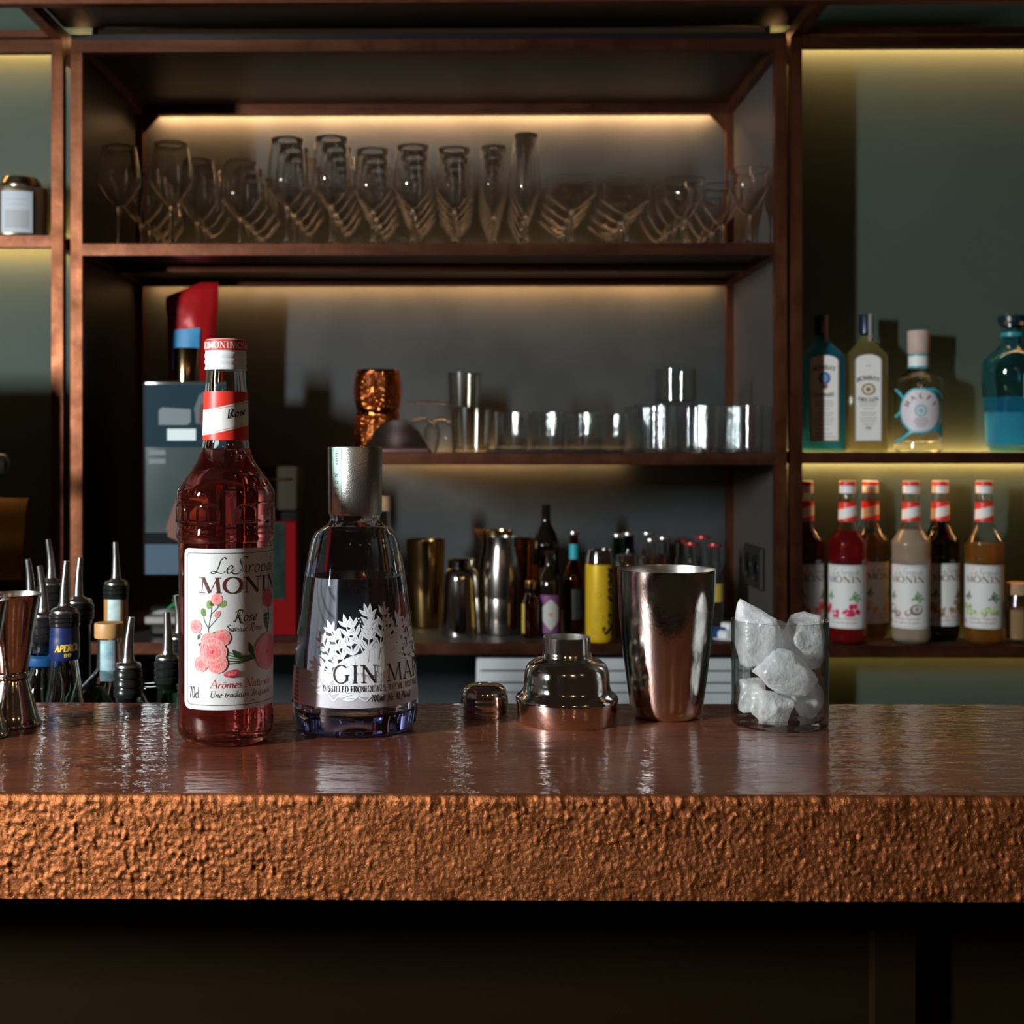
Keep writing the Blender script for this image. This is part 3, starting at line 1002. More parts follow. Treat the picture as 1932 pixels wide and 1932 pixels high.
def rose_art(mb_fn):
    """flowers and stems of the rose label; u to the right of the label centre, v above its foot"""
    P_, Gp = [], []      # (poly, pink idx), (poly, green idx)

    def stem(pts, wd=0.0006, g=1):
        for q in line_poly(smooth_pts(pts), wd):
            Gp.append((q, g))

    def bud(x, y, r, rot):
        P_.append((blob(x, y, r, r * .72, rot, 10), 1))
        P_.append((blob(x + r * .15, y, r * .6, r * .5, rot, 9), 0))
        Gp.append((leaf(x - r * 1.2 * math.cos(rot), y - r * 1.2 * math.sin(rot), r * 1.7, r * .9, rot + .35), 0))
        Gp.append((leaf(x - r * 1.2 * math.cos(rot), y - r * 1.2 * math.sin(rot), r * 1.7, r * .9, rot - .45), 2))
    # upright sprig on the left
    stem([(-0.0300, .052), (-0.0302, .062), (-0.0285, .071), (-0.0275, .082)])
    stem([(-0.0302, .061), (-0.0335, .067), (-0.0342, .071)])
    stem([(-0.0300, .062), (-0.0245, .068), (-0.0228, .071)])
    stem([(-0.0285, .072), (-0.0235, .077), (-0.0215, .080)])
    stem([(-0.0310, .050), (-0.0355, .056), (-0.0385, .059)])
    Gp.append((leaf(-0.0300, .0535, .0095, .0036, .75), 0))
    Gp.append((leaf(-0.0335, .0480, .0060, .0030, 2.9), 1))
    Gp.append((leaf(-0.0375, .0570, .0050, .0028, 4.3), 1))
    Gp.append((blob(-0.0345, .0735, .0022, .0032, .2), 0))
    Gp.append((blob(-0.0298, .0795, .0022, .0034, -.1), 2))
    Gp.append((blob(-0.0195, .0800, .0026, .0030, -.8), 2))
    bud(-0.0232, .0725, .0026, 1.1)
    P_.extend(rose2d(-0.0240, .0835, .0042, 3, (1, 1, 0, 3)))
    Gp.append((leaf(-0.0240, .0785, .0060, .0028, .6), 0))
    Gp.append((leaf(-0.0260, .0785, .0055, .0026, 2.5), 1))
    P_.extend(rose2d(-0.0412, .0625, .0052, 5, (0, 1, 2, 3)))
    # stalks lying to the right
    for dy, g in ((.000, 1), (.0018, 0), (.0036, 1), (-.0016, 1), (.0052, 0)):
        stem([(-0.021, .0375 + dy * 1.7), (-0.008, .0365 + dy * .8), (0.008, .0385 + dy * .35), (.020, .0390)], .0008, g)
    Gp.append((leaf(-0.006, .0380, .0100, .0042, 2.3), 1))
    Gp.append((leaf(0.004, .0400, .0110, .0045, 1.9), 1))
    Gp.append((leaf(0.010, .0410, .0100, .0040, .8), 0))
    # cut roses in a bunch
    P_.extend(rose2d(-0.0300, .0520, .0064, 8, (1, 0, 2, 3)))
    P_.extend(rose2d(-0.0200, .0545, .0062, 9, (0, 1, 2, 3)))
    P_.extend(rose2d(-0.0365, .0345, .0058, 10, (0, 1, 2, 3)))
    P_.extend(rose2d(-0.0240, .0355, .0078, 11, (0, 1, 2, 3)))
    P_.extend(rose2d(-0.0272, .0440, .0105, 12, (0, 1, 2, 3)))
    # loose petal
    P_.append((blob(-0.0125, .0275, .0062, .0028, .18, 14, .12, 4), 2))
    P_.append((blob(-0.0135, .0275, .0046, .0018, .18, 12, .1, 5), 0))
    P_.append((blob(-0.0145, .0270, .0025, .0009, .18, 10), 1))
    # the big rose on the right and the standing one above it
    P_.extend(rose2d(0.0195, .0415, .0138, 21, (0, 0, 2, 1)))
    stem([(0.020, .056), (0.0225, .066), (0.021, .078)], .0009, 1)
    for k in range(4):
        Gp.append((leaf(0.0215, .058 + k * .004, .007, .0030, 2.4 + .3 * k), 1))
    P_.extend(rose2d(0.0210, .082, .0070, 22, (2, 0, 2, 0)))
    return P_, Gp


def paint(name, polysets, parent, r, zbase, lift, step=0.003):
    """polysets: list of (poly, material index) with one material list"""
    mats, items = polysets
    mb = MB()
    for k, (p, mi) in enumerate(items):
        for q in split_long([p], step):
            mb.add([cyl_map(r, 0, zbase, lift + 0.0000014 * k)(a, c) for a, c in q], [tuple(range(len(q)))], mi)
    return mb.build(name, mats, parent, smooth=0)


def syrup_label(par, art, name_text=None, sub_text=None, body_col=INK_BROWN, detail=True, rot=0.0, size='70cl'):
    lb = MB()
    cyl_patch(lb, S_R, -LH / S_R * 1.0, LH / S_R, LZ0, LZ1, rnd=0.0055, n=56, lift=0.0004)
    L_ = lb.build('label', PAPER, par, smooth=60)
    L_.rotation_euler = (0, 0, rot)
    r = S_R + 0.0004
    t = MB()
    mats = [INK, INK_BROWN, INK_RED, GREY_INK]
    zb = LZ0

    def put(pl, mi):
        poly_mesh(t, split_long(pl, .003), cyl_map(r, 0, zb, 0.00012), mi)
    put(frame_polys(round_rect(-LH + .003, LH - .003, .0035, LZ1 - LZ0 - .0035, .004), .00045), 0)
    put(text_polys('£e', -0.0275, .1030, .0118, .075, .03, slant=.25, nib=.6), 0)
    put(text_polys('§irop', -0.0125, .1030, .0118, .075, .03, slant=.22, nib=.6), 0)
    put(text_polys('de', 0.0185, .1030, .0118, .075, .03, slant=.22, nib=.6), 0)
    put(text_polys('MONIN', -0.0012, .0880, .0118, .23, .05, align='c', wide=1.30, track=.06, serif=.09), 1)
    if name_text:
        put(text_polys(name_text, -0.0020, .0665, .0085, .11, .04, slant=.22, nib=.6, align='c'), 0)
    if sub_text:
        put(text_polys(sub_text, -0.0025, .0590, .0052, .10, .04, slant=.28, nib=.6, align='c'), 0)
    put(text_polys('Arômes Naturels', -0.0030, .0165, .0066, .11, .045, slant=.25, nib=.6, align='c'), 2)
    put(text_polys('Une tradition de qualité', -0.0030, .0095, .0048, .11, .045, slant=.25, nib=.6, align='c'), 0)
    put([[(-.004, .0058), (-.0008, .0058), (-.0008, .0062), (-.004, .0062)], [(.003, .0058), (.0062, .0058), (.0062, .0062), (.003, .0062)]], 0)
    put(text_polys(size, -0.0480, .0085, .0085, .10, .07, wide=.6), 0)
    t.build('lettering', mats, L_, smooth=0)
    if art:
        paint('printed_picture', art, L_, r, zb, 0.00005)
    return L_


def neck_label(par, word='Rose', rot=0.0):
    r = 0.0171
    z0, z1 = 0.2330, 0.2705
    b = MB()
    b.lathe([(r + .0006, z0), (r - .0002, z1)], 48)
    nl = b.build('neck_label', RED, par, smooth=60)
    nl.rotation_euler = (0, 0, rot)
    # slanting white band with thin red lines
    n = 72
    vs_, fs, vl, fl = [], [], [], []
    s_ = MB()
    for i in range(n + 1):
        a = -PI + 2 * PI * i / n
        sl = 0.0042 * math.sin(a * 1.0 + .15)
        z_lo, z_hi = z0 + .0080 + sl, z1 - .0100 + sl
        for z in (z_lo, z_hi):
            rr = r + .0006 - .0008 * (z - z0) / (z1 - z0) + .0002
            vs_.append((rr * math.sin(a), -rr * math.cos(a), z))
        for z in (z_lo + .0012, z_lo + .0015, z_hi - .0015, z_hi - .0012):
            rr = r + .0006 - .0008 * (z - z0) / (z1 - z0) + .0003
            vl.append((rr * math.sin(a), -rr * math.cos(a), z))
    for i in range(n):
        fs.append((2 * i, 2 * i + 2, 2 * i + 3, 2 * i + 1))
        for k in (0, 2):
            fl.append((4 * i + k, 4 * i + 4 + k, 4 * i + 5 + k, 4 * i + 1 + k))
    s_.add(vs_, fs, 0)
    s_.add(vl, fl, 1)
    if word:
        pl = text_polys(word, 0, 0, .0068, .16, .06, slant=.12, nib=.35, align='c', track=.02, rise=.22)
        poly_mesh(s_, split_long(pl, .002), lambda u, v: cyl_map(r, 0.12, z0 + .0165, .0008)(u, v), 2)
    s_.build('band', [PAPER2, RED, INK], nl, smooth=60)
    return nl


def syrup_bottle(name, label, loc, liq, art, word, sub, rot, level=0.2265, group=None, neck_word='Rose', wet=False, neck_rot=None, sc=1.0):
    t = thing(name, label, 'bottle', loc, face_cam(loc), group)
    b = MB()
    glass_shell(b, SYR, 0.0022, 0.006, 64)
    if wet:
        arches(b, 0.0374, 0.1705)
    b.build('glass_body', GLASS, t, smooth=60)
    MB().lathe(liquid_prof(SYR, 0.0022, 0.006, level), 64).build('syrup', liq, t, smooth=60)
    screw_cap(t, wet)
    syrup_label(t, art, word, sub, rot=rot)
    neck_label(t, neck_word, rot if neck_rot is None else neck_rot)
    if sc != 1.0:
        t.scale = (sc, sc, sc)
    return t


Pk, Gr = rose_art(None)
ROSE_ART = (PINK + GREEN, [(p, 4 + g) for p, g in Gr if True] + [(p, k) for p, k in Pk])
MY = 1.032
loc = at(426, HY, MY)
loc.z = CT
rose = syrup_bottle('syrup_bottle', 'tall bottle of red rose syrup with a rose-printed label, standing on the copper bar', loc,
                    liquid_mat('rose_syrup', (0.88, 0.13, 0.10), 34, 0.05), ROSE_ART, '®ose', 'Saveur ®ose', R(27), wet=True, neck_rot=R(22))

# ------------------------------------------------------------------ gin bottle
GP = [(0, 0.005), (0.030, 0.004), (0.042, 0.0), (0.0470, 0.001), (0.0500, 0.006), (0.0512, 0.014), (0.0513, 0.020), (0.0508, 0.034), (0.0490, 0.056), (0.0465, 0.080),
      (0.0438, 0.103), (0.0412, 0.122), (0.0385, 0.138), (0.0360, 0.150), (0.0345, 0.1545), (0.0325, 0.1580), (0.0290, 0.1610), (0.0250, 0.1635), (0.0215, 0.1660),
      (0.0203, 0.1690), (0.0205, 0.1710), (0.0208, 0.1725), (0.0208, 0.176), (0.0195, 0.1765)]
GYC = 1.079


def gin_r(z):
    for (r0, z0), (r1, z1) in zip(GP[3:], GP[4:]):
        if z0 <= z <= z1:
            return r0 + (r1 - r0) * (z - z0) / max(z1 - z0, 1e-6)
    return GP[-1][0]


loc = at(670, HY, GYC)
loc.z = CT
gin = thing('gin_bottle', 'clear tapered gin bottle with white leaf print and a silver cap, on the copper bar', 'bottle', loc, face_cam(loc))
b = MB()
inner = [(0, 0.020), (0.030, 0.019), (0.043, 0.016), (0.0475, 0.020)] + [(r - 0.0028, z) for r, z in GP if z > 0.025]
b.lathe(GP + list(reversed(inner)), 72)
b.build('glass_body', GLASS_BLUE, gin, smooth=60)
lvl = 0.1235
lp = [(0, 0.0197), (0.030, 0.0187), (0.0433, 0.0157), (0.0478, 0.020)] + [(r - 0.0025, z) for r, z in GP if 0.025 < z < lvl] + [(gin_r(lvl) - .0025, lvl), (0, lvl)]
MB().lathe(lp, 72).build('gin', liquid_mat('gin_liquid', (0.99, 0.99, 1.0), 0, 0, 1.35), gin, smooth=60)
CAPM = mat('satin_silver', (0.60, 0.58, 0.53), 1.0, 0.34, bump=(900, 0.15, 2))
MB().lathe([(0.0185, 0.1725), (0.0212, 0.1728), (0.0218, 0.1745), (0.0222, 0.2268), (0.0216, 0.2280), (0.0200, 0.2274), (0, 0.2272)], 64).build('cap', CAPM, gin, smooth=40)


def cone_map(lift):
    def f(u, v):
        r = gin_r(v) + lift
        a = u / 0.0490
        return (r * math.sin(a), -r * math.cos(a), v)
    return f


# tax strip pasted over the cap
b = MB()
vs_, fs = [], []
zz = [0.1735 + i * (0.2275 - 0.1735) / 12 for i in range(13)]
for z in zz:
    for a in (-1.18, -0.93, -0.68, -0.52):
        r = 0.0218 + (0.0222 - 0.0218) * (z - 0.1745) / 0.0523 + 0.0003
        vs_.append((r * math.sin(a), -r * math.cos(a), z))
for i in range(12):
    for k in range(3):
        fs.append((i * 4 + k, i * 4 + k + 1, i * 4 + 5 + k, i * 4 + 4 + k))
b.add(vs_, fs)
strip = b.build('tax_strip', mat('tax_strip_paper', (0.38, 0.58, 0.50), 0, 0.5, vary=((0.52, 0.68, 0.60), 120)), gin)
b = MB()


def up_map(r, a, z0, lift):
    """lettering that reads upwards"""
    rr = r + lift
    return lambda u, v: (rr * math.sin(a - v / r), -rr * math.cos(a - v / r), z0 + u)


poly_mesh(b, text_polys('C Z D N', 0, 0, .0030, .13, .07, track=.25), up_map(0.0220, -0.66, 0.188, 0.0006))
poly_mesh(b, text_polys('64493', 0, 0, .0024, .12, .08, track=.2), up_map(0.0220, -0.66, 0.2135, 0.0006))
poly_mesh(b, [[(0, 0), (.05, 0), (.05, .0012), (0, .0012)]], up_map(0.0220, -1.0, 0.176, 0.0006), 1)
b.build('lettering', [INK, mat('strip_green', (0.05, 0.22, 0.17), 0, .5)], strip, smooth=0)

# printed band, leaves and lettering
WHITE_PRINT = mat('white_print', (0.86, 0.87, 0.90), 0, 0.4)
GREY_PRINT = mat('grey_print', (0.42, 0.42, 0.46), 0, 0.45)
b = MB()
vs_, fs = [], []
n = 60
A0, A1 = -1.45, 2.3
for i in range(n + 1):
    a = A0 + (A1 - A0) * i / n
    for k in range(5):
        z = 0.0245 + (0.0520 - 0.0245) * k / 4
        r = gin_r(z) + 0.0002
        vs_.append((r * math.sin(a), -r * math.cos(a), z))
for i in range(n):
    for k in range(4):
        fs.append((i * 5 + k, i * 5 + 5 + k, i * 5 + 6 + k, i * 5 + 1 + k))
b.add(vs_, fs)
band = b.build('label', mat('frosted_band', (0.50, 0.48, 0.52), 0, 0.5), gin)
b = MB()
for k in range(22):
    z0 = 0.0265 + k * 0.00115
    wv = 0.00055 if (k * 7) % 3 else 0.0009
    poly_mesh(b, [[(-.0605, z0), (-.0530, z0), (-.0530, z0 + wv), (-.0605, z0 + wv)]], cone_map(.0004))
b.build('barcode', INK, band, smooth=0)

rnd = random.Random(12)
leaves, veins, greys, dots = [], [], [], []


def branch(x, y, ang, L, n, lf, out=None, bend=0.0, vein=True):
    px_, py_ = x, y
    a = ang
    pts = [(x, y)]
    for k in range(n):
        st = L / n
        a += bend / n
        px_ += st * math.cos(a)
        py_ += st * math.sin(a)
        pts.append((px_, py_))
        s0 = lf * (1 - 0.35 * k / n)
        for sd in (-1, 1):
            aa = a + sd * (.62 + .12 * rnd.random())
            (out if out is not None else leaves).append(leaf(px_, py_, s0, s0 * .34, aa))
            if vein:
                veins.append(leaf(px_ + s0 * .28 * math.cos(aa), py_ + s0 * .28 * math.sin(aa), s0 * .5, s0 * .045, aa))
    (out if out is not None else leaves).append(leaf(px_, py_, lf * .9, lf * .3, a))
    if vein:
        veins.append(leaf(px_ + lf * .2 * math.cos(a), py_ + lf * .2 * math.sin(a), lf * .5, lf * .04, a))
    for q in line_poly(pts, 0.0010):
        (out if out is not None else leaves).append(q)


UC = 0.0195
for (x, y, ang, L, nn, lf, bd) in (
        (-.012, .050, 2.75, .020, 3, .0120, .1), (-.010, .052, 2.40, .028, 4, .0125, -.3), (-.006, .056, 2.05, .030, 4, .0125, .0), (.000, .058, 1.75, .030, 4, .0120, .1),
        (.010, .060, 1.50, .034, 4, .0130, .0), (.018, .062, 1.30, .034, 4, .0125, .1), (.022, .058, 1.05, .036, 4, .0130, .0), (.028, .056, .85, .036, 4, .0125, .1),
        (.034, .055, .65, .030, 4, .0125, .0), (.040, .054, .45, .026, 3, .0125, .0), (.006, .068, 1.95, .020, 3, .0110, .0), (.026, .068, 1.2, .020, 3, .0110, .3),
        (-.002, .066, 2.3, .016, 2, .0110, .0), (.016, .074, 1.75, .022, 3, .0120, .1), (.046, .058, 1.1, .024, 3, .0120, .0), (.040, .066, 1.4, .018, 3, .0110, .0),
        (-.016, .046, 2.9, .014, 2, .0110, .0)):
    branch(x, y, ang, L, nn, lf, None, bd)
for (x, y, ang, L, nn, lf, bd) in ((.008, .030, 2.5, .020, 3, .0120, .3), (.008, .030, .8, .022, 3, .0120, -.2), (-.016, .030, 2.2, .016, 2, .0130, .2), (-.016, .030, .8, .014, 2, .0120, .1),
                                   (.030, .030, 2.0, .018, 3, .0120, .2), (.030, .030, .7, .020, 3, .0120, .1), (-.010, .045, 2.9, .014, 2, .0100, .0)):
    branch(x, max(y, .030), ang, L, nn, lf, leaves, bd)
for gx, gy in ((-.028, .066), (-.0295, .0640), (-.0262, .0645), (.0015, .0915), (.003, .0935), (.0045, .0912), (.031, .0960), (-.0335, .0560), (-.0350, .0540), (-.0300, .0425), (-.0270, .0420)):
    dots.append(blob(gx, gy, .00075, .00075, 0, 9))


def zclip(polys, lo=0.0252, hi=0.118):
    out = []
    for p in polys:
        q = [(y, x) for x, y in p]
        q = clip(clip(q, lo, False), hi, True)
        if len(q) > 2:
            out.append([(x, y) for y, x in q])
    return out


b = MB()
core = [blob(.012, .050, .030, .017, 0, 24), blob(.022, .062, .022, .012, .2, 20), blob(.044, .048, .022, .014, 0, 20)]
for k, (polys, mi) in enumerate(((core, 0), (leaves, 0), (dots, 0), (veins, 1))):
    pl = split_long(zclip(polys), .003)
    for j, p in enumerate(pl):
        cm = cone_map(0.00032 + 0.00000015 * j + 0.00004 * k)
        b.add([cm(q[0], q[1]) for q in p], [tuple(range(len(p)))], mi)
b.build('leaf_print', [WHITE_PRINT, GREY_PRINT], band, smooth=0)
b = MB()


def gput(pl, mi=0, lift=.00066):
    poly_mesh(b, split_long(pl, .003), cone_map(lift), mi)


gput(text_polys('GIN MARE', -.0175, .0440, .0138, .105, .05, wide=1.0, track=.09, serif=.07))
gput(text_polys('DISTILLED FROM OLIVES, THYME, ROSEMARY AND', -.0255, .0372, .0047, .13, .06, wide=.62, track=.06, serif=.05))
gput(text_polys('700ml  Alc 42,7% vol', .0120, .0292, .0055, .12, .07, wide=.62, track=.02))
gput(text_polys('MEDITERRANEAN', .0040, .1262, .0046, .12, .05, track=.22, serif=.05))
gput(text_polys('colección de autor', .0180, .1170, .0048, .13, .05, slant=.3, nib=.5))
b.build('lettering', INK, band, smooth=0)

# ------------------------------------------------------------------ shaker cap, shaker top, shaker cup
Y = 1.126
loc = at(914.5, HY, Y)
loc.z = CT
t = thing('steel_dome_cap', 'small domed steel shaker cap lying mouth down between gin bottle and shaker top', 'shaker cap', loc, face_cam(loc))
MB().lathe([(0.0190, 0.0), (0.0202, 0.0002), (0.0204, 0.0010), (0.0203, 0.0060), (0.0201, 0.0068), (0.0203, 0.0075), (0.0201, 0.0130), (0.0199, 0.0137), (0.0200, 0.0144), (0.0193, 0.0190),
            (0.0178, 0.0228), (0.0150, 0.0254), (0.0110, 0.0265), (0.0, 0.0270)], 64).build('shell', STEEL, t, smooth=50)
Y = 1.103
loc = at(1069.5, HY, Y)
loc.z = CT
t = thing('cobbler_shaker_collar', 'stepped steel shaker top with an open neck, standing beside the tall shaker cup', 'shaker top', loc, face_cam(loc))
prof = [(0.0405, 0.0), (0.0413, 0.0), (0.0418, 0.0006), (0.0420, 0.0155), (0.0426, 0.0175), (0.0426, 0.0195), (0.0416, 0.0215), (0.0392, 0.0232), (0.0372, 0.0255), (0.0360, 0.0285),
        (0.0356, 0.0330), (0.0354, 0.0380), (0.0345, 0.0430), (0.0325, 0.0470), (0.0290, 0.0500), (0.0245, 0.0520), (0.0212, 0.0528), (0.0206, 0.0540), (0.0205, 0.0555), (0.0200, 0.0562), (0.0199, 0.0580),
        (0.0196, 0.0690), (0.0195, 0.0700), (0.0190, 0.0700)]
MB().lathe(prof, 80).build('dome', STEEL, t, smooth=50)
MB().lathe([(0.0190, 0.0700), (0.0193, 0.0560), (0.0200, 0.0535), (0.018, 0.0525), (0.0, 0.0525)], 64).build('strainer_neck', STEEL_IN, t, smooth=50)

Y = 1.1255
loc = at(1257, HY, Y)
loc.z = CT
t = thing('shaker_cup', 'tall scratched steel shaker cup standing open on the bar', 'shaker', loc, face_cam(loc))
prof = [(0, 0.0015), (0.024, 0.0015), (0.0265, 0.0), (0.0285, 0.0008), (0.0300, 0.0040), (0.0312, 0.012), (0.0335, 0.028), (0.0362, 0.050), (0.0385, 0.072), (0.0402, 0.094), (0.0411, 0.112), (0.0414, 0.1238), (0.0415, 0.1244), (0.0412, 0.1246)]
SCR = mat('scratched_steel', (0.74, 0.71, 0.67), 1.0, 0.05, bump=(700, 0.06, 5, (1, 1, .35)), rvary=(0.015, 0.14, 120, (1, 1, .3)))
MB().lathe(prof, 96).build('cup_body', SCR, t, smooth=50)
MB().lathe([(0.0412, 0.1246), (0.0409, 0.1238), (0.0405, 0.112), (0.0380, 0.072), (0.0357, 0.050), (0.0330, 0.028), (0.0300, 0.008), (0.027, 0.004), (0, 0.0038)], 72).build('cup_inside', STEEL_IN, t, smooth=50)

# ------------------------------------------------------------------ glass with ice
Y = 1.094
GIX = at(1471, HY, Y)
loc = Vector((GIX.x, Y, CT))
t = thing('tumbler', 'straight clear tumbler filled with broken ice, at the right of the bar', 'glass', loc, face_cam(loc))
b = MB()
b.lathe([(0, 0.0008), (0.030, 0.0006), (0.036, 0.0), (0.0385, 0.0008), (0.0393, 0.0030), (0.0393, 0.0845), (0.0390, 0.0857), (0.0380, 0.0859), (0.0374, 0.0850), (0.0373, 0.0100), (0.0365, 0.0065), (0.034, 0.0050), (0, 0.0048)], 80)
b.build('glass_body', GLASS_TUMBLER, t, smooth=50)


def ice_mat():
    m = bpy.data.materials.new('ice')
    m.use_nodes = True
    nt = m.node_tree
    nt.nodes.clear()
    N, L = nt.nodes.new, nt.links.new
    out = N('ShaderNodeOutputMaterial')
    g = N('ShaderNodeBsdfGlass')
    g.inputs['Color'].default_value = (0.97, 0.98, 1, 1)
    g.inputs['IOR'].default_value = 1.31
    g.inputs['Roughness'].default_value = 0.12
    d = N('ShaderNodeBsdfDiffuse')
    d.inputs['Color'].default_value = (0.97, 0.97, 0.98, 1)
    tr = N('ShaderNodeBsdfTranslucent')
    tr.inputs['Color'].default_value = (0.97, 0.97, 0.98, 1)
    a = N('ShaderNodeMixShader')
    a.inputs[0].default_value = 0.4
    x = N('ShaderNodeMixShader')
    gl = N('ShaderNodeBsdfGlossy')
    gl.inputs['Roughness'].default_value = 0.12
    tc = N('ShaderNodeTexCoord')
    n1 = N('ShaderNodeTexNoise')
    n1.inputs['Scale'].default_value = 55
    n1.inputs['Detail'].default_value = 6
    mr = N('ShaderNodeMapRange')
    mr.inputs[1].default_value = 0.35
    mr.inputs[2].default_value = 0.65
    mr.inputs[3].default_value = 0.45
    mr.inputs[4].default_value = 0.97
    L(tc.outputs['Object'], n1.inputs['Vector'])
    L(n1.outputs['Fac'], mr.inputs[0])
    L(mr.outputs[0], x.inputs[0])
    L(d.outputs[0], a.inputs[1])
    L(tr.outputs[0], a.inputs[2])
    L(g.outputs[0], x.inputs[1])
    L(a.outputs[0], x.inputs[2])
    n2 = N('ShaderNodeTexNoise')
    n2.inputs['Scale'].default_value = 260
    n2.inputs['Detail'].default_value = 5
    L(tc.outputs['Object'], n2.inputs['Vector'])
    bp = N('ShaderNodeBump')
    bp.inputs['Strength'].default_value = 0.9
    bp.inputs['Distance'].default_value = 0.0015
    L(n2.outputs['Fac'], bp.inputs['Height'])
    for q in (g, d, gl):
        L(bp.outputs[0], q.inputs['Normal'])
    y = N('ShaderNodeMixShader')
    y.inputs[0].default_value = 0.06
    L(x.outputs[0], y.inputs[1])
    L(gl.outputs[0], y.inputs[2])
    L(y.outputs[0], out.inputs['Surface'])
    return m


ICE = ice_mat()


def ice_chunk(px, py, dy, wpx, hpx, rot, seed, label, peak=None):
    import bmesh
    Yc = 1.094 + dy
    c = at(px, py, Yc)
    sx, sz = wpx / F * Yc / 2, hpx / F * Yc / 2
    rnd_ = random.Random(seed)
    bm = bmesh.new()
    pts = []
    for i in range(26):
        v = Vector((rnd_.gauss(0, 1), rnd_.gauss(0, 1), rnd_.gauss(0, 1))).normalized()
        pts.append(Vector([max(-.93, min(.93, q * 1.25)) for q in v]) * rnd_.uniform(.9, 1.08))
    if peak:
        pts.append(Vector(peak))
    for v in pts:
        bm.verts.new((v.x * sx, v.y * min(sx, sz) * .85, v.z * sz))
    bmesh.ops.convex_hull(bm, input=bm.verts)
    for v in [v for v in bm.verts if not v.link_faces]:
        bm.verts.remove(v)
    bmesh.ops.subdivide_edges(bm, edges=bm.edges[:], cuts=5, use_grid_fill=True)
    for _ in range(3):
        bmesh.ops.smooth_vert(bm, verts=bm.verts[:], factor=0.5)
    for v in bm.verts:
        n = v.co.normalized()
        q = v.co * 90 + Vector((seed * 3.1, 0, 0))
        v.co += n * (0.0016 * noise.noise(q) + 0.0007 * noise.noise(q * 2.7) - 0.0012 * abs(noise.noise(q * .8 + Vector((7, 1, 2)))))
        v.co *= 1.06
    me = bpy.data.meshes.new('ice_chunk')
    bm.to_mesh(me)
    bm.free()
    me.materials.append(ICE)
    me.polygons.foreach_set('use_smooth', [True] * len(me.polygons))
    o = bpy.data.objects.new('ice_chunk', me)
    COL.objects.link(o)
    # keep the chunk inside the glass
    M = Matrix.Rotation(rot, 4, 'Y')
    me.transform(M)
    mx = 0
    for v in me.vertices:
        d = Vector((c.x + v.co.x - GIX.x, c.y + v.co.y - 1.094))
        mx = max(mx, d.length)
    if mx > 0.0368:
        for v in me.vertices:
            d = Vector((c.x + v.co.x - GIX.x, c.y + v.co.y - 1.094))
            if d.length > 0.0362:
                k = 0.0362 / d.length
                v.co.x = GIX.x + d.x * k - c.x
                v.co.y = 1.094 + d.y * k - c.y
    o.location = c
    tag(o, label, 'ice', 'broken ice in the tumbler')
    return o


ice_chunk(1427, 1200, -.004, 92, 112, -.25, 3, 'tall jagged lump of ice sticking out of the tumbler at its left', (-.25, 0, 1.28))
ice_chunk(1513, 1216, .004, 80, 116, .15, 5, 'clear lump of ice rising above the tumbler rim at the right')
ice_chunk(1470, 1212, .020, 56, 84, .1, 8, 'lump of ice at the back of the tumbler between the two tallest lumps')
ice_chunk(1482, 1273, -.016, 108, 84, .55, 11, 'large smooth white lump of ice in the middle of the tumbler')
ice_chunk(1419, 1313, .006, 50, 72, .05, 14, 'narrow lump of ice low against the left side of the tumbler')
ice_chunk(1454, 1337, -.014, 82, 60, .25, 17, 'wet shiny lump of ice resting on the tumbler bottom at the front')
ice_chunk(1524, 1308, .006, 66, 92, -.35, 21, 'greyish lump of ice low at the right side of the tumbler')

# ------------------------------------------------------------------ jiggers
JP = [(0, 0.0015), (0.020, 0.0015), (0.0228, 0.0), (0.0238, 0.0006), (0.0237, 0.0022), (0.0225, 0.0035), (0.0205, 0.010), (0.0180, 0.019), (0.0155, 0.028), (0.0132, 0.0365), (0.0128, 0.0375), (0.0134, 0.0385), (0.0139, 0.0400), (0.0139, 0.0415),
      (0.0134, 0.0430), (0.0126, 0.0440), (0.0130, 0.0450), (0.0150, 0.058), (0.0175, 0.074), (0.0205, 0.092), (0.0228, 0.1040), (0.0236, 0.1060), (0.0239, 0.1068), (0.0235, 0.1074)]
JIG = mat('jigger_steel', (0.66, 0.60, 0.54), 1.0, 0.12, bump=(300, .05, 3))


def jigger(px, Yc, label):
    loc = at(px, HY, Yc)
    loc.z = CT
    t = thing('jigger', label, 'jigger', loc, face_cam(loc), 'bar jiggers')
    MB().lathe(JP, 64).build('double_cone', JIG, t, smooth=50)
    MB().lathe([(0.0235, 0.1074), (0.0230, 0.1062), (0.0222, 0.1040), (0.0199, 0.092), (0.0169, 0.074), (0.0144, 0.058), (0.011, 0.047), (0, 0.046)], 48).build('cup_inside', STEEL_IN, t, smooth=50)
    return t


jigger(22, 1.083, 'steel double jigger at the left edge of the bar, the farther of the two')
jigger(-42, 1.040, 'steel double jigger cut by the left edge of the picture, the nearer of the two')

# ------------------------------------------------------------------ bottles with pourers below the bar
def spout(mb, x, z, lean=0.0, L=0.045, r0=0.0058, r1=0.0032):
    pts = [(x, 0, z), (x, 0, z + L * .25), (x + lean * .25, 0, z + L * .55), (x + lean, 0, z + L)]
    sp = []
    for i in range(len(pts) - 1):
        for k in range(4):
            s_ = k / 4
            sp.append(Vector(pts[i]).lerp(Vector(pts[i + 1]), s_))
    sp.append(Vector(pts[-1]))
    n = len(sp)
    mb.tube(sp, [r0 + (r1 - r0) * i / (n - 1) for i in range(n)], 14)


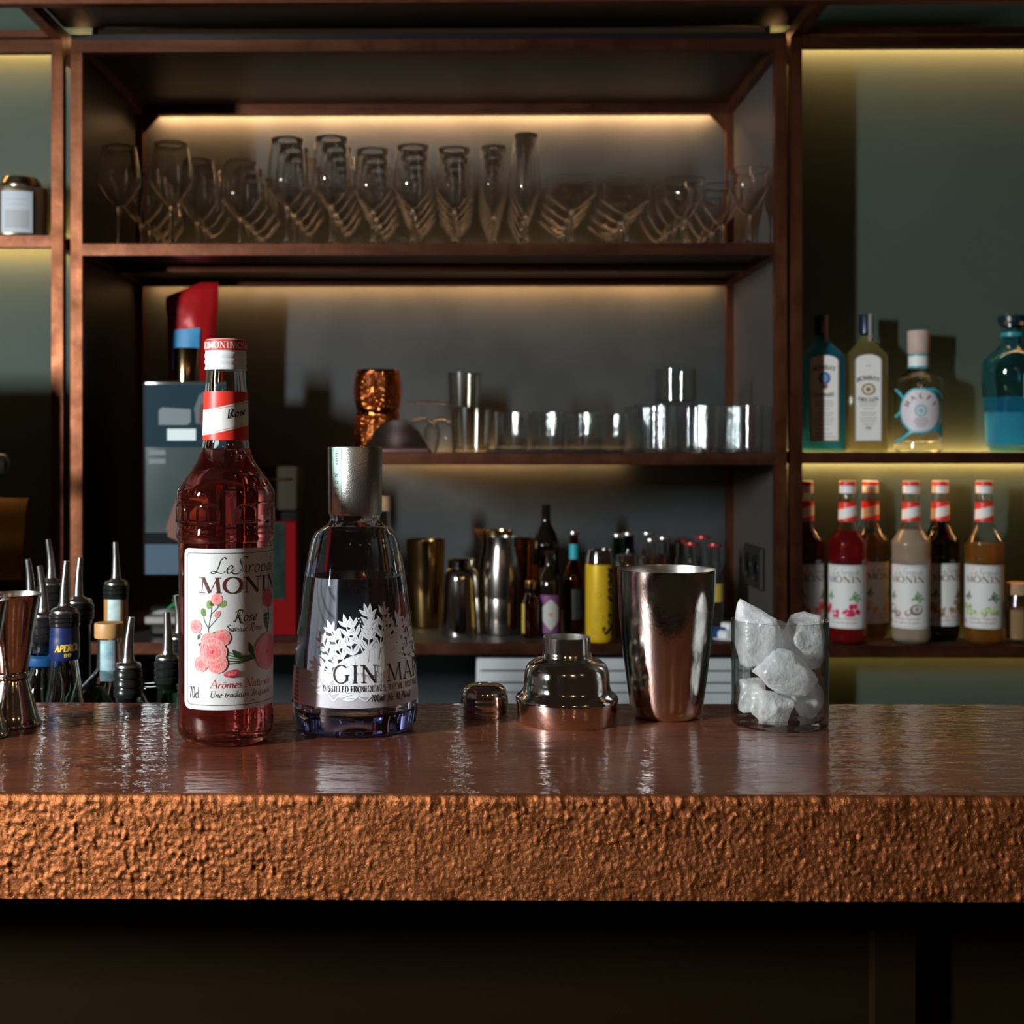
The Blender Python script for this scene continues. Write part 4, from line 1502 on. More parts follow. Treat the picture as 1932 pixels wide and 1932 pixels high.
RAILZ = CT - 0.235
rail = thing('speed_rail', 'dark bottle rail hung behind the bar counter at the left', 'bottle rail', (0, 0, 0))
MB().box(-0.62, -0.22, 1.20, 1.665, RAILZ - 0.02, RAILZ).build('tray', BLACK_MATTE, rail, smooth=0)
for x in (-0.60, -0.25):
    MB().box(x - .012, x + .012, 1.60, 1.64, 0, RAILZ - 0.02).build('leg', BLACK_MATTE, rail, smooth=0)


def pourer_bottle(px, y_col, Y, label, nr=0.0135, body_r=0.036, shoulder=0.10, lean=0.006, spl=0.045, glass=None, liq=None, black=0.024, neck=0.07, wide_neck=0.0, tip_y=None, extra=None, name='pourer_bottle', collar=True):
    """bottle whose pourer collar sits at pixel row y_col; z measured down from the collar"""
    c = at(px, y_col, Y)
    top = c.z
    H = top - RAILZ
    t = thing(name, label, 'bottle', (c.x, Y, RAILZ), face_cam(c))
    zc = H
    zg = zc - black                      # glass mouth
    zn = zg - neck
    zs = zn - shoulder
    prof = [(0, 0.003), (body_r * .8, 0.0), (body_r * .97, 0.003), (body_r, 0.012), (body_r, zs), (body_r * .96, zs + shoulder * .18), (body_r * .80, zs + shoulder * .42),
            (nr + (body_r - nr) * .28 + wide_neck, zs + shoulder * .72), (nr * 1.08 + wide_neck, zn), (nr, zg - 0.006), (nr * 1.12, zg - 0.005), (nr * 1.12, zg)]
    b = MB()
    glass_shell(b, prof, 0.0022, 0.006, 40)
    b.build('glass_body', glass or GLASS, t, smooth=60)
    if liq:
        MB().lathe(liquid_prof(prof, 0.0022, 0.006, zs * .8), 40).build('liquid', liq, t, smooth=60)
    b = MB()
    k = zg - 0.001
    pr = [(nr * .8, k - .008), (nr * .8, k), (nr * 1.25, k + .001)]
    steps = 3
    for i in range(steps):
        z = k + .002 + (black - .004) * i / steps
        pr += [(nr * 1.28, z), (nr * 1.28, z + black / steps * .55), (nr * 1.12, z + black / steps * .7), (nr * 1.12, z + black / steps * .9)]
    pr += [(nr * 1.15, zc - .002), (0, zc - .002)]
    b.lathe(pr, 32)
    st = b.build('stopper', BLACK_PLASTIC, t, smooth=50)
    b = MB()
    b.lathe([(nr * 1.16, zc - .003), (nr * 1.18, zc - .0015), (nr * 1.05, zc + .001), (nr * .62, zc + .0025), (0.006, zc + .0045), (0.0056, zc + .006)], 32)
    spout(b, 0, zc + .004, lean, spl)
    b.build('pourer', SPOUT, t, smooth=50)
    if extra:
        extra(t, nr, zg, zn, zs, body_r)
    return t


def blue_ring(t, nr, zg, zn, zs, br):
    MB().lathe([(nr * 1.2, zn - .002), (nr * 1.75, zn), (nr * 1.8, zn + .003), (nr * 1.75, zn + .008), (nr * 1.2, zn + .010)], 32).build('collar_ring', mat('blue_ring', (0.01, 0.07, 0.20), 0, .35), t)


def navy_cap(t, nr, zg, zn, zs, br):
    b = MB().lathe([(nr * 1.20, zg - .032), (nr * 1.27, zg - .030), (nr * 1.27, zg - .012), (nr * 1.22, zg - .010), (nr * 1.24, zg - .008), (nr * 1.16, zg)], 40)
    c = b.build('neck_sleeve', mat('navy_sleeve', (0.008, 0.018, 0.085), 0, .4), t)
    r = nr * 1.27
    b = MB()
    pl = text_polys('APEROL', 0, 0, .0064, .22, .15, align='c', slant=.15, wide=.78, serif=-.04, rise=.06)
    poly_mesh(b, split_long(pl, .002), cyl_map(r, .18, zg - .0235, .0003), 0)
    pl = text_polys('1919', 0, 0, .0034, .2, .15, align='c', serif=-.03, rise=.06)
    poly_mesh(b, split_long(pl, .002), cyl_map(r, .18, zg - .0285, .0003), 0)
    b.build('lettering', mat('yellow_print', (0.85, 0.55, 0.04), 0, .4), c, smooth=0)


def pale_strip(col=(0.55, 0.66, 0.62), z_up=0.03, sleeve=None):
    def f(t, nr, zg, zn, zs, br):
        if sleeve:
            MB().lathe([(nr * 1.16, zg - .05), (nr * 1.20, zg - .048), (nr * 1.20, zg - .001), (nr * 1.12, zg)], 36).build('neck_sleeve', sleeve, t)
        b = MB()
        cyl_patch(b, nr * 1.21, -.75, .35, zg - z_up, zg + .001, n=10)
        b.build('paper_strip', mat('pale_strip', col, 0, .6, vary=((.35, .5, .5), 90)), t)
    return f


AMB_SLEEVE = mat('amber_sleeve', (0.42, 0.20, 0.05), 0, .45)
YEL_LIQ = liquid_mat('amber_liquid', (0.75, 0.38, 0.07), 30, 0.1)
pourer_bottle(97, 1098, 1.61, 'dark-necked bottle with the tallest pourer at the far left of the rail', nr=.0135, glass=GLASS_DARK, lean=-.004, spl=.048, black=.030, wide_neck=.002)
pourer_bottle(58, 1140, 1.46, 'pourer bottle half hidden behind the big jigger, farthest left', nr=.0125, lean=-.003, spl=.046, black=.030, body_r=.024)
pourer_bottle(82, 1158, 1.37, 'clear bottle with a blue ring round its neck, behind the jigger', nr=.0108, lean=-.004, spl=.046, black=.028, neck=.024, shoulder=.03, extra=blue_ring, body_r=.022)
pourer_bottle(122, 1150, 1.28, 'clear bottle with a navy neck sleeve and yellow lettering, in the bottle rail', nr=.0112, lean=.002, spl=.043, black=.016, neck=.03, shoulder=.13, extra=navy_cap, body_r=.032)
pourer_bottle(148, 1132, 1.53, 'dark bottle with a pourer, behind the bottle with the navy sleeve', nr=.0135, glass=GLASS_DARK, lean=.002, spl=.045, black=.022)
pourer_bottle(219, 1098, 1.62, 'bottle with an amber neck, pale paper strip and straight pourer', nr=.0120, lean=-.001, spl=.045, black=.020, neck=.08, extra=pale_strip(z_up=.026, sleeve=AMB_SLEEVE), liq=YEL_LIQ, body_r=.036)
pourer_bottle(242, 1253, 1.24, 'clear bottle with a ribbed black stopper, lowest in the bottle rail', nr=.0105, lean=.003, spl=.040, black=.030, neck=.03, shoulder=.05, body_r=.032)
pourer_bottle(317, 1238, 1.31, 'green-tinted bottle with a pourer just left of the rose syrup', nr=.0105, lean=-.001, spl=.040, black=.026, glass=glass_mat('pale_green_glass', (.55, .85, .62)), neck=.03, shoulder=.05, body_r=.032)
pourer_bottle(338, 1200, 1.56, 'bottle with a pourer mostly hidden behind the rose syrup', nr=.0115, lean=-.004, spl=.044, black=.022, glass=GLASS_DARK)
# round-shouldered bottle with an orange screw ring
c = at(206, 1172, 1.36)
t = thing('liqueur_bottle', 'round-shouldered clear bottle with an orange-tan screw ring and blue-green neck strip', 'bottle', (c.x, 1.36, RAILZ), face_cam(c))
H = c.z - RAILZ
prof = [(0, .003), (.036, 0), (.043, .006), (.044, .04), (.044, H - .105), (.0405, H - .085), (.031, H - .068), (.019, H - .056), (.0125, H - .048), (.0118, H - .02), (.0118, H - .004)]
b = MB()
glass_shell(b, prof, .0024, .006, 48)
b.build('glass_body', GLASS, t, smooth=60)
MB().lathe([(.0122, H - .017), (.0145, H - .0165), (.0148, H - .015), (.0148, H - .003), (.0142, H - .0015), (0, H - .001)], 40).build('screw_ring', mat('orange_ring', (.50, .27, .10), 0, .45), t)
b = MB()
cyl_patch(b, .0132, -.75, .45, H - .060, H - .018, n=10)
b.build('paper_strip', mat('blue_green_strip', (.40, .56, .58), 0, .6, vary=((.18, .34, .40), 120)), t)
# green bottle glimpsed low between them
for px_, lab in ((285, 'low green glass bottle glimpsed under the pourers, left of the rose syrup'), (165, 'low green glass bottle glimpsed behind the clear bottle with the navy sleeve')):
    Yg_ = 1.44 if px_ > 200 else 1.45
    c = at(px_, 1292, Yg_)
    t = thing('green_bottle', lab, 'bottle', (c.x, Yg_, RAILZ), 0, 'green bottles')
    H = c.z - RAILZ
    prof = [(0, .003), (.030, 0), (.036, .006), (.0365, H - .055), (.033, H - .03), (.020, H - .010), (.0135, H - .002), (.0135, H)]
    b = MB()
    glass_shell(b, prof, .0024, .006, 40)
    b.build('glass_body', GLASS_GREEN, t, smooth=60)

# ------------------------------------------------------------------ stemmed glasses on the upper shelf
ZS2 = Z_S2 + h + 0.0005


def stem_glass(name, H, rim, rmax, zmax, zb, foot=0.034, flare=0.0, tulip=True):
    """foot, stem and bowl of one glass; zb is where the bowl begins, zmax where it is widest"""
    t = thing(name, 'stemmed glass', 'glass', (0, 0, 0))
    MB().lathe([(0, .0008), (foot * .9, .0), (foot, .0006), (foot * .98, .0016), (foot * .5, .0030), (.007, .0060), (.0045, .0100), (0, .0100)], 32).build('foot', GLASS_BOWL, t, smooth=50)
    MB().lathe([(0, .0095), (.0045, .0098), (.0034, .020), (.0032, zb - .018), (.0042, zb - .005), (.0060, zb - .0005), (0, zb - .0003)], 20).build('stem', GLASS_BOWL, t, smooth=50)
    outer = [(0, zb)]
    n = 12
    for i in range(1, n + 1):
        s_ = i / n
        a = s_ * PI / 2
        outer.append((rmax * (s_ ** .82) * (1 - .06 * math.sin(PI * s_)) if s_ < .9 else rmax * (.94 + .06 * (s_ - .9) / .1), zb + (zmax - zb) * (.35 * s_ + .65 * s_ ** 1.9)))
    n = 8
    for i in range(1, n + 1):
        s_ = i / n
        outer.append((rmax + (rim - rmax) * (s_ ** 1.35), zmax + (H - zmax) * s_))
    wl = 0.0011
    inner = [(0, zb + .004)] + [(max(r - wl, .0005), z + wl * .6) for r, z in outer[1:-1]] + [(rim - wl, H)]
    MB().lathe(outer + [(rim - wl * .5, H + .0004)] + list(reversed(inner)), 40).build('bowl', GLASS_BOWL, t, smooth=50)
    return t


WINE = stem_glass('wine_glass', .202, .029, .0355, .118, .076)
BALLOON = stem_glass('wine_glass', .196, .030, .0405, .125, .078)
SMALLW = stem_glass('wine_glass', .170, .029, .0390, .098, .058)
FLUTE = stem_glass('flute_glass', .190, .0225, .0265, .115, .058, foot=.028)
TALLF = stem_glass('flute_glass', .207, .0210, .0265, .105, .058, foot=.028)
COUPE = stem_glass('coupe_glass', .128, .0465, .0460, .100, .068, foot=.034)
COUPE2 = stem_glass('coupe_glass', .122, .0440, .0440, .088, .062, foot=.034)
MARTINI = stem_glass('cocktail_glass', .122, .0385, .0370, .092, .050, foot=.033)
used = set()
ordn = ('frontmost', 'second from the front', 'third from the front', 'fourth from the front', 'rearmost')


def glass_row(proto, px, rows, Y0, dy, noun, where, group, py_top=None, dxs=0.0):
    """glasses one behind the other, front one centred on px"""
    c0 = at(px, HY, Y0)
    Hm = max((v.co.z for ch in proto.children for v in ch.data.vertices))
    for k in range(rows):
        Yk = Y0 + dy * k
        sc = 1.0
        if py_top:
            sc = (CZ + (HY - py_top) / F * Y0 - ZS2) / Hm
        if id(proto) in used:
            g = copy_tree(proto)
        else:
            g = proto
            used.add(id(proto))
        j = random.uniform(-.0008, .0008) if k else 0
        place(g, (c0.x + dxs * k + j, Yk, ZS2), random.uniform(0, 3), '%s %s%s' % (noun, where, '' if rows == 1 else ', rearmost' if k == rows - 1 else ', ' + ordn[k]), group, (1, 1, sc))


GG = 'stemmed glasses on the upper shelf'
glass_row(BALLOON, 225, 1, 2.40, .09, 'large wine glass', 'at the far left end of the upper shelf', GG, 276)
glass_row(BALLOON, 323, 1, 2.40, .09, 'large wine glass', 'second from the left post', GG, 270)
glass_row(SMALLW, 268, 4, 2.475, .082, 'small wine glass', 'between the two large glasses at the left', GG, 318, -.003)
glass_row(SMALLW, 374, 3, 2.48, .084, 'small wine glass', 'right of the second large glass', GG, 303, -.002)
glass_row(SMALLW, 454, 4, 2.40, .084, 'low-bellied wine glass', 'left of the two tallest wine glasses', GG, 303)
glass_row(WINE, 542, 5, 2.385, .083, 'tall wine glass', 'left one of the tallest pair', GG, 262)
glass_row(WINE, 625, 5, 2.385, .083, 'tall wine glass', 'right one of the tallest pair', GG, 260)
glass_row(WINE, 703, 5, 2.385, .083, 'wine glass', 'right after the tallest pair', GG, 283)
glass_row(WINE, 779, 5, 2.385, .083, 'wine glass', 'at the middle of the upper shelf', GG, 276)
glass_row(WINE, 857, 5, 2.385, .083, 'wine glass', 'last before the narrow flutes', GG, 281)
glass_row(FLUTE, 931, 5, 2.385, .075, 'short flute', 'left of the tallest flute', GG, 277)
glass_row(TALLF, 992, 5, 2.385, .075, 'tall flute', 'right of the short flutes', GG, 254)
glass_row(COUPE, 1078, 4, 2.40, .098, 'broad coupe', 'right of the flutes', GG, 338)
glass_row(COUPE2, 1181, 4, 2.40, .098, 'round coupe', 'second kind of coupe to the right', GG, 344)
glass_row(MARTINI, 1290, 4, 2.42, .088, 'deep coupe', 'right of the round coupes', GG, 340, -.004)
glass_row(MARTINI, 1362, 4, 2.475, .083, 'small cocktail glass', 'near the right back post', GG, 352, -.003)
glass_row(MARTINI, 1412, 1, 2.395, .09, 'cocktail glass', 'at the right end of the upper shelf', GG, 322)

# ------------------------------------------------------------------ middle shelf: mugs, tumblers, chrome dome
ZS3 = Z_S3 + h + 0.0005
HAM = mat('hammered_copper_mug', (0.72, 0.24, 0.07), 1.0, 0.07)


def hex_mug(label, px, zbase, Y, flip, sc=1.0):
    """barrel mug with round dimples all over"""
    c = at(px, HY, Y)
    t = thing('copper_mug', label, 'mug', (c.x, Y, zbase), -1.1, 'hammered copper mugs')
    H = .080 * sc
    R0, RM = .036 * sc, .0465 * sc
    nz_, na = 84, 150
    vs_, fs = [], []
    rows_ = 15

    def rad(u):
        if flip:
            u = 1 - u
        return R0 + (RM - R0) * math.sin(PI * min(1, max(0, .10 + .80 * u))) ** .8
    for i in range(nz_ + 1):
        u = i / nz_
        for j in range(na):
            a = 2 * PI * j / na
            row = u * rows_
            k = math.floor(row)
            fu = row - k - .5
            aa = a / (2 * PI) * 26 + (.5 if k % 2 else 0)
            fa = aa - math.floor(aa) - .5
            d = math.sqrt(fu * fu + fa * fa)
            dent = .0030 * max(0, 1 - (d / .48) ** 2) if .06 < u < .94 else 0
            r = rad(u) - dent
            vs_.append((r * math.cos(a), r * math.sin(a), H * u))
    for i in range(nz_):
        for j in range(na):
            j2 = (j + 1) % na
            fs.append((i * na + j, i * na + j2, (i + 1) * na + j2, (i + 1) * na + j))
    b = MB().add(vs_, fs)
    b.add([v for v in vs_[:na]], [tuple(reversed(range(na)))])
    if flip:
        b.add([v for v in vs_[-na:]], [tuple(range(na))])
    b.build('mug_body', HAM, t, smooth=60)
    if not flip:
        MB().lathe([(rad(1) - .0012, H), (rad(1) - .0022, H - .004), (rad(.5) - .002, H * .5), (rad(0) - .003, .004), (0, .004)], 40).build('inside', HAM, t)
    pts = []
    for i in range(13):
        a = -PI / 2 + PI * i / 12
        pts.append((-(RM + .0 + .022 * math.cos(a)), 0, H * .5 + .026 * math.sin(a)))
    MB().tube(pts, .0032, 10).build('handle', GOLD, t)
    return t


Ym = 2.52
hex_mug('hammered copper mug standing on the shelf, the lower of the stacked pair', 713, ZS3, Ym, False, .98)
hex_mug('hammered copper mug turned upside down on top of the other copper mug', 713, ZS3 + .0788, Ym, True, .98)

# chrome hood on a flat base
c0, c1 = at(688, HY, 2.40), at(812, HY, 2.40)
t = thing('chrome_hood', 'arched polished hood on a flat pinkish base in front of the copper mugs', 'bar tool', ((c0.x + c1.x) / 2, 2.40, ZS3))
wd = (c1.x - c0.x) / 2
MB().rbox(-wd, wd, -.035, .06, 0, .008, .004).build('base', mat('pink_metal_base', (.30, .15, .13), .6, .35), t)
b = MB()
n, m_ = 28, 10
vs_, fs = [], []
for j in range(m_ + 1):
    y = -.030 + .080 * j / m_
    k = math.sin(PI * (0.30 + 0.66 * j / m_ * .5 + .0)) ** .6
    for i in range(n + 1):
        u = -1 + 2 * i / n
        ht = .0575 * (1 - abs(u) ** 2.1) * k
        vs_.append((u * wd * .97, y, .008 + ht))
for j in range(m_):
    for i in range(n):
        a = j * (n + 1) + i
        fs.append((a, a + 1, a + n + 2, a + n + 1))
b.add(vs_, fs)
b.add(vs_[:n + 1] + [(wd * .97, -.030, .008), (-wd * .97, -.030, .008)], [tuple(range(n + 3))])
b.build('hood', CHROME, t, smooth=40)

# upside-down stemmed glasses
for px_, Yg, lab in ((797, 2.52, 'stemmed tasting glass turned upside down beside the copper mugs'), (832, 2.585, 'stemmed tasting glass turned upside down beside the etched tumblers')):
    c = at(px_, HY, Yg)
    t = thing('tasting_glass', lab, 'glass', (c.x, Yg, ZS3), 0, 'upturned tasting glasses')
    Hh = .098
    MB().lathe([(.026, 0), (.030, .010), (.0345, .030), (.033, .046), (.024, .060), (.009, .068), (0, .0685), (0, .0670), (.009, .0665), (.0235, .0585), (.032, .045), (.0335, .030), (.029, .010), (.025, 0)], 36).build('bowl', GLASS_THIN, t)
    MB().lathe([(0, .068), (.005, .0685), (.0035, .078), (.0045, Hh - .007), (0, Hh - .006)], 16).build('stem', GLASS_THIN, t)
    MB().lathe([(0, Hh - .007), (.010, Hh - .006), (.030, Hh - .003), (.033, Hh - .001), (.032, Hh), (0, Hh)], 36).build('foot', GLASS_THIN, t)


def tumbler(name, r0, r1, H, seg=36, flutes=0, mat_=None, thick=.0016, base=.007):
    t = thing(name, 'tumbler', 'glass', (0, 0, 0))
    vs_, fs = [], []
    prof = [(0, 0, 0), (r0 * .92, 0, 0), (r0, .0015, 1), (r0 + (r1 - r0) * .5, H * .5, 1), (r1, H, 1), (r1 - thick, H, 0), (r0 + (r1 - r0) * .5 - thick, H * .5, 0), (r0 - thick, base + .002, 0), (r0 * .85, base, 0), (0, base, 0)]
    b = MB()
    if not flutes:
        b.lathe([(r, z) for r, z, _ in prof], seg)
    else:
        sg = flutes * 6
        rowsn = []
        for r, z, f in prof:
            row = []
            for i in range(sg if r > 0 else 1):
                a = 2 * PI * i / sg
                rr = r * (1 + (0.022 * math.cos(a * flutes) if f else 0))
                row.append(len(vs_))
                vs_.append((rr * math.cos(a), rr * math.sin(a), z))
            rowsn.append(row)
        for p_, q_ in zip(rowsn, rowsn[1:]):
            for i in range(sg):
                j = (i + 1) % sg
                if len(p_) == 1:
                    fs.append((p_[0], q_[j], q_[i]))
                elif len(q_) == 1:
                    fs.append((p_[i], p_[j], q_[0]))
                else:
                    fs.append((p_[i], p_[j], q_[j], q_[i]))
        b.add(vs_, fs)
    b.build('glass_body', mat_ or GLASS_TUMBLER, t, smooth=40)
    return t


GLASS_ETCH = thin_mat('etched_glass', (.90, .89, .84), .07, .16)
GLASS_CUT = thin_mat('cut_glass', (.96, .97, .97), .06, .05)
E1 = tumbler('etched_tumbler', .034, .0385, .083, mat_=GLASS_ETCH)
place(E1, (at(888, HY, 2.46).x, 2.46, ZS3), 0, 'etched old-fashioned glass standing on the shelf under another etched glass', 'etched glasses')
g = copy_tree(E1)
place(g, (at(876, HY, 2.46).x, 2.46, ZS3 + .0835), 1, 'etched glass stacked on top of another etched glass', 'etched glasses', (.82, .82, .78))
TS = tumbler('short_tumbler', .0290, .0302, .0690, flutes=12, mat_=GLASS_CUT, thick=.003)
mat_z = ZS3 + .006
c0, c1 = at(922, HY, 2.37), at(1178, HY, 2.37)
o = MB().rbox(c0.x, c1.x, 2.372, 2.60, ZS3, mat_z, .003).build('bar_mat', BLACK_MATTE)
tag(o, 'black rubber bar mat under the short tumblers on the middle shelf', 'bar mat')
first = True
for k, (px_, wh) in enumerate(((965, 'leftmost short tumbler'), (1035, 'second short tumbler from the left'), (1100, 'third short tumbler from the left'), (1156, 'rightmost short tumbler'))):
    for r_ in range(3):
        if k == 3 and r_ == 2:
            continue
        g = TS if first else copy_tree(TS)
        first = False
        Yt = 2.415 + r_ * .074
        place(g, (at(px_, HY, 2.415).x + (.004 if r_ % 2 else 0), Yt, mat_z), r_ * .2 + k, wh + ' on the black mat' + (' in front', ', behind the front one', ', at the back')[r_], 'short tumblers on the bar mat', (1, 1, 1) if k < 3 else (.85, .85, .93))
TT = tumbler('tall_tumbler', .0350, .0375, .0880, flutes=14, mat_=GLASS_CUT, thick=.0028)
first = True
for k, (px_, wh) in enumerate(((1236, 'leftmost large tumbler'), (1318, 'second large tumbler from the left'), (1400, 'third large tumbler from the left'))):
    for r_ in range(3 if k < 3 else 1):
        g = TT if first else copy_tree(TT)
        first = False
        Yt = 2.425 + r_ * .083
        if k == 3:
            px_, Yt = 1440, 2.49
        xx = at(px_, HY, 2.425).x
        if k == 3:
            xx = XR - .055
            Yt = 2.70
        place(g, (xx, Yt, ZS3), r_ * .3 + k, wh + (' in front', ', behind the front one', ', at the back')[r_] if k < 3 else wh, 'large tumblers on the middle shelf')
UP = tumbler('plain_tumbler', .0375, .0375, .067, mat_=GLASS_TUMBLER)
place(UP, (at(1275, HY, 2.47).x, 2.47, ZS3 + .0882), 0, 'plain straight tumbler standing on top of the large tumblers', 'large tumblers on the middle shelf')

# ------------------------------------------------------------------ back bench: tools, bottles, cans
ZS4 = Z_S4 + h + 0.0005


def on_bench(px, Y):
    c = at(px, HY, Y)
    return (c.x, Y, ZS4)


def topz(py, Y):
    return CZ + (HY - py) / F * Y - ZS4


def simple(name, part, label, cat, px, Y, prof, m, group=None, seg=40, smooth=50):
    l = on_bench(px, Y)
    t = thing(name, label, cat, l, face_cam(l), group)
    MB().lathe(prof, seg).build(part, m, t, smooth=smooth)
    return t


def pxr(wpx, Y):
    return wpx / 2 / F * Y


# tall gold tin
Yg = 2.56
Hh = topz(1018, Yg)
simple('gold_tin', 'tin_body', 'tall gold shaker tin standing right of the gin bottle', 'shaker', 803, Yg,
       [(0, .001), (.026, .001), (.027, 0), (.029, .004), (.035, Hh * .6), (.0375, Hh - .002), (.0382, Hh), (.0375, Hh + .0005), (.036, Hh - .004), (.027, .006), (0, .005)], GOLD)
# inverted steel shaker with cap
Yg = 2.46
Hh = topz(1052, Yg)
l = on_bench(870, Yg)
t = thing('cobbler_shaker', 'steel shaker with a cap, left of the tall steel pitcher', 'shaker', l, face_cam(l))
MB().lathe([(0, .001), (.037, .001), (.0385, 0), (.0385, .003), (.0320, Hh - .040), (.0310, Hh - .030), (.0265, Hh - .023), (.024, Hh - .020), (0, Hh - .020)], 48).build('shaker_body', STEEL, t)
MB().lathe([(.0235, Hh - .021), (.0245, Hh - .019), (.0245, Hh - .004), (.022, Hh - .0005), (0, Hh)], 40).build('cap', CHROME, t)
# gold pitcher behind, steel pitcher in front, copper one to the right
Yg = 2.62
Hh = topz(1000, Yg)
l = on_bench(938, Yg)
t = thing('gold_pitcher', 'gold pouring pitcher whose spout shows behind the steel pitcher', 'pitcher', l, 0)
MB().lathe([(0, 0), (.036, 0), (.037, .06), (.036, Hh * .6), (.030, Hh * .85), (.031, Hh), (.030, Hh), (.028, Hh * .85), (0, Hh * .5)], 40).build('pitcher_body', GOLD, t)
MB().add([(-.028, -.012, Hh - .03), (-.052, 0, Hh + .006), (-.028, .012, Hh - .03), (-.020, -.018, Hh), (-.020, .018, Hh)], [(0, 1, 3), (1, 2, 4), (1, 4, 3), (0, 2, 1)]).build('spout', GOLD, t, smooth=0)
Yg = 2.47
Hh = topz(1012, Yg)
l = on_bench(946, Yg)
t = thing('steel_pitcher', 'tall waisted steel pitcher on the back bench, right of the capped shaker', 'pitcher', l, 0)
MB().lathe([(0, .001), (.0330, 0), (.0345, .004), (.0350, Hh * .36), (.0345, Hh * .37), (.0350, Hh * .39), (.0350, Hh * .60), (.0320, Hh * .74), (.0272, Hh * .86), (.0262, Hh * .92), (.0272, Hh * .99), (.0275, Hh), (.0262, Hh), (.025, Hh * .9), (.030, Hh * .7), (0, Hh * .5)], 48).build('pitcher_body', mat('satin_steel', (.58, .54, .48), 1, .2), t)
simple('copper_tin', 'tin_body', 'orange copper tin half hidden behind the steel pitcher', 'shaker', 983, 2.69, [(0, 0), (.026, 0), (.034, topz(1020, 2.62)), (.033, topz(1020, 2.62)), (0, .05)], mat('copper_shiny', (.75, .25, .07), 1, .18))

# bottles on the bench
BLK = mat('black_bottle', (.010, .006, .004), 0, .06, coat=.5)


def bench_bottle(name, label, px, ytop, Y, wpx, m, neck_px, sh=.5, cap=None, cap_h=.01, label_z=None, label_m=None, group=None, shoulder_h=.35, liq=None, lvl=.6, cap_r=1.12):
    l = on_bench(px, Y)
    H = topz(ytop, Y)
    rb, rn = pxr(wpx, Y), pxr(neck_px, Y)
    t = thing(name, label, 'bottle', l, face_cam(l), group)
    zs = H * sh
    zn = zs + H * shoulder_h * .6
    prof = [(0, .003), (rb * .8, 0), (rb, .004), (rb, zs), (rb * .93, zs + (zn - zs) * .3), (rb * .62 + rn * .3, zs + (zn - zs) * .65), (rn * 1.15, zn), (rn, zn + .01), (rn, H - .002)]
    if m.name in ('black_bottle',):
        MB().lathe(prof + [(0, H - .002)], 40).build('glass_body', m, t, smooth=60)
    else:
        b = MB()
        glass_shell(b, prof, .002, .005, 40)
        b.build('glass_body', m, t, smooth=60)
        if liq:
            MB().lathe(liquid_prof(prof, .002, .005, H * lvl), 40).build('liquid', liq, t, smooth=60)
    if cap:
        MB().lathe([(rn * cap_r, H - cap_h), (rn * (cap_r + .06), H - cap_h * .5), (rn * cap_r, H), (rn * .8, H + .001), (0, H + .001)], 32).build('cap', cap, t)
    if label_z:
        b = MB()
        cyl_patch(b, rb, -1.25, 1.25, H * label_z[0], H * label_z[1], rnd=.003, n=24, lift=.0004)
        b.build('label', label_m or PAPER2, t)
    return t, H, rb


SILV = mat('silver_cap', (.55, .55, .55), 1, .3)
REDCAP = mat('red_crown', (.45, .05, .05), .5, .3)
CORK = mat('cork', (.42, .27, .14), 0, .8, vary=((.30, .18, .09), 60))
bench_bottle('spirit_bottle', 'clear bottle with a cork stopper, just right of the silver gin cap', 727, 936, 2.55, 62, GLASS, 20, .55, CORK, .028)
t, H, rb = bench_bottle('wine_bottle', 'tall black bottle with a small yellow neck tag, behind the purple-labelled bottle', 1030, 950, 2.60, 52, BLK, 17, .62, None)
b = MB()
cyl_patch(b, rb * .98, -.15, .65, H * .585, H * .62, n=10, lift=.0012)
b.build('neck_tag', mat('yellow_tag', (.55, .36, .04), 0, .5), t)
b = MB()
cyl_patch(b, rb, -1.4, -.65, H * .34, H * .50, n=10, lift=.0004)
b.build('side_label', mat('orange_label', (.55, .10, .01), 0, .5), t)
b = MB()
cyl_patch(b, rb, -.55, -.05, H * .37, H * .48, n=10, lift=.0006)
b.build('label', mat('grey_green_label', (.25, .30, .27), 0, .5), t)
PURP = mat('purple_label', (.16, .045, .15), 0, .5)
t, H, rb = bench_bottle('bitters_bottle', 'black bottle with a pale diamond on its purple label, before the black wine bottle', 1037, 1042, 2.44, 42, BLK, 14, .60, None)
b = MB()
cyl_patch(b, rb, -1.4, 1.4, H * .04, H * .50, n=24, lift=.0004)
L_ = b.build('label', PURP, t)
b = MB()
q = H * .27
dia = [(-.0155, q - .012), (0.000, q - .030), (.0155, q - .012), (.0155, q + .013), (0, q + .028), (-.0155, q + .013)]
poly_mesh(b, split_long([dia], .003), cyl_map(rb, .1, 0, .0008))
poly_mesh(b, split_long([blob(0, q, .0045, .003)], .003), cyl_map(rb, .1, 0, .001), 1)
poly_mesh(b, [[(-.011, q + .007), (.011, q + .007), (.011, q + .0085), (-.011, q + .0085)], [(-.011, q - .009), (.011, q - .009), (.011, q - .0078), (-.011, q - .0078)]], cyl_map(rb, .1, 0, .001), 2)
b.build('emblem', [mat('pale_diamond', (.42, .42, .38), 0, .5), mat('orange_spot', (.5, .2, .08), 0, .5), GREY_INK], L_, smooth=0)
t, H, rb = bench_bottle('dropper_bottle', 'small amber bottle with a gold cap, left of the purple-labelled bottle', 1001, 1096, 2.42, 32, GLASS_AMBER, 19, .62, GOLD, .014, shoulder_h=.18, liq=liquid_mat('dark_bitters', (.25, .05, .01), 60, .2), lvl=.6)
b = MB()
cyl_patch(b, rb, -1.45, -.75, H * .08, H * .6, n=8, lift=.0004)
b.build('label', mat('yellow_green_label', (.5, .36, .05), 0, .5), t)
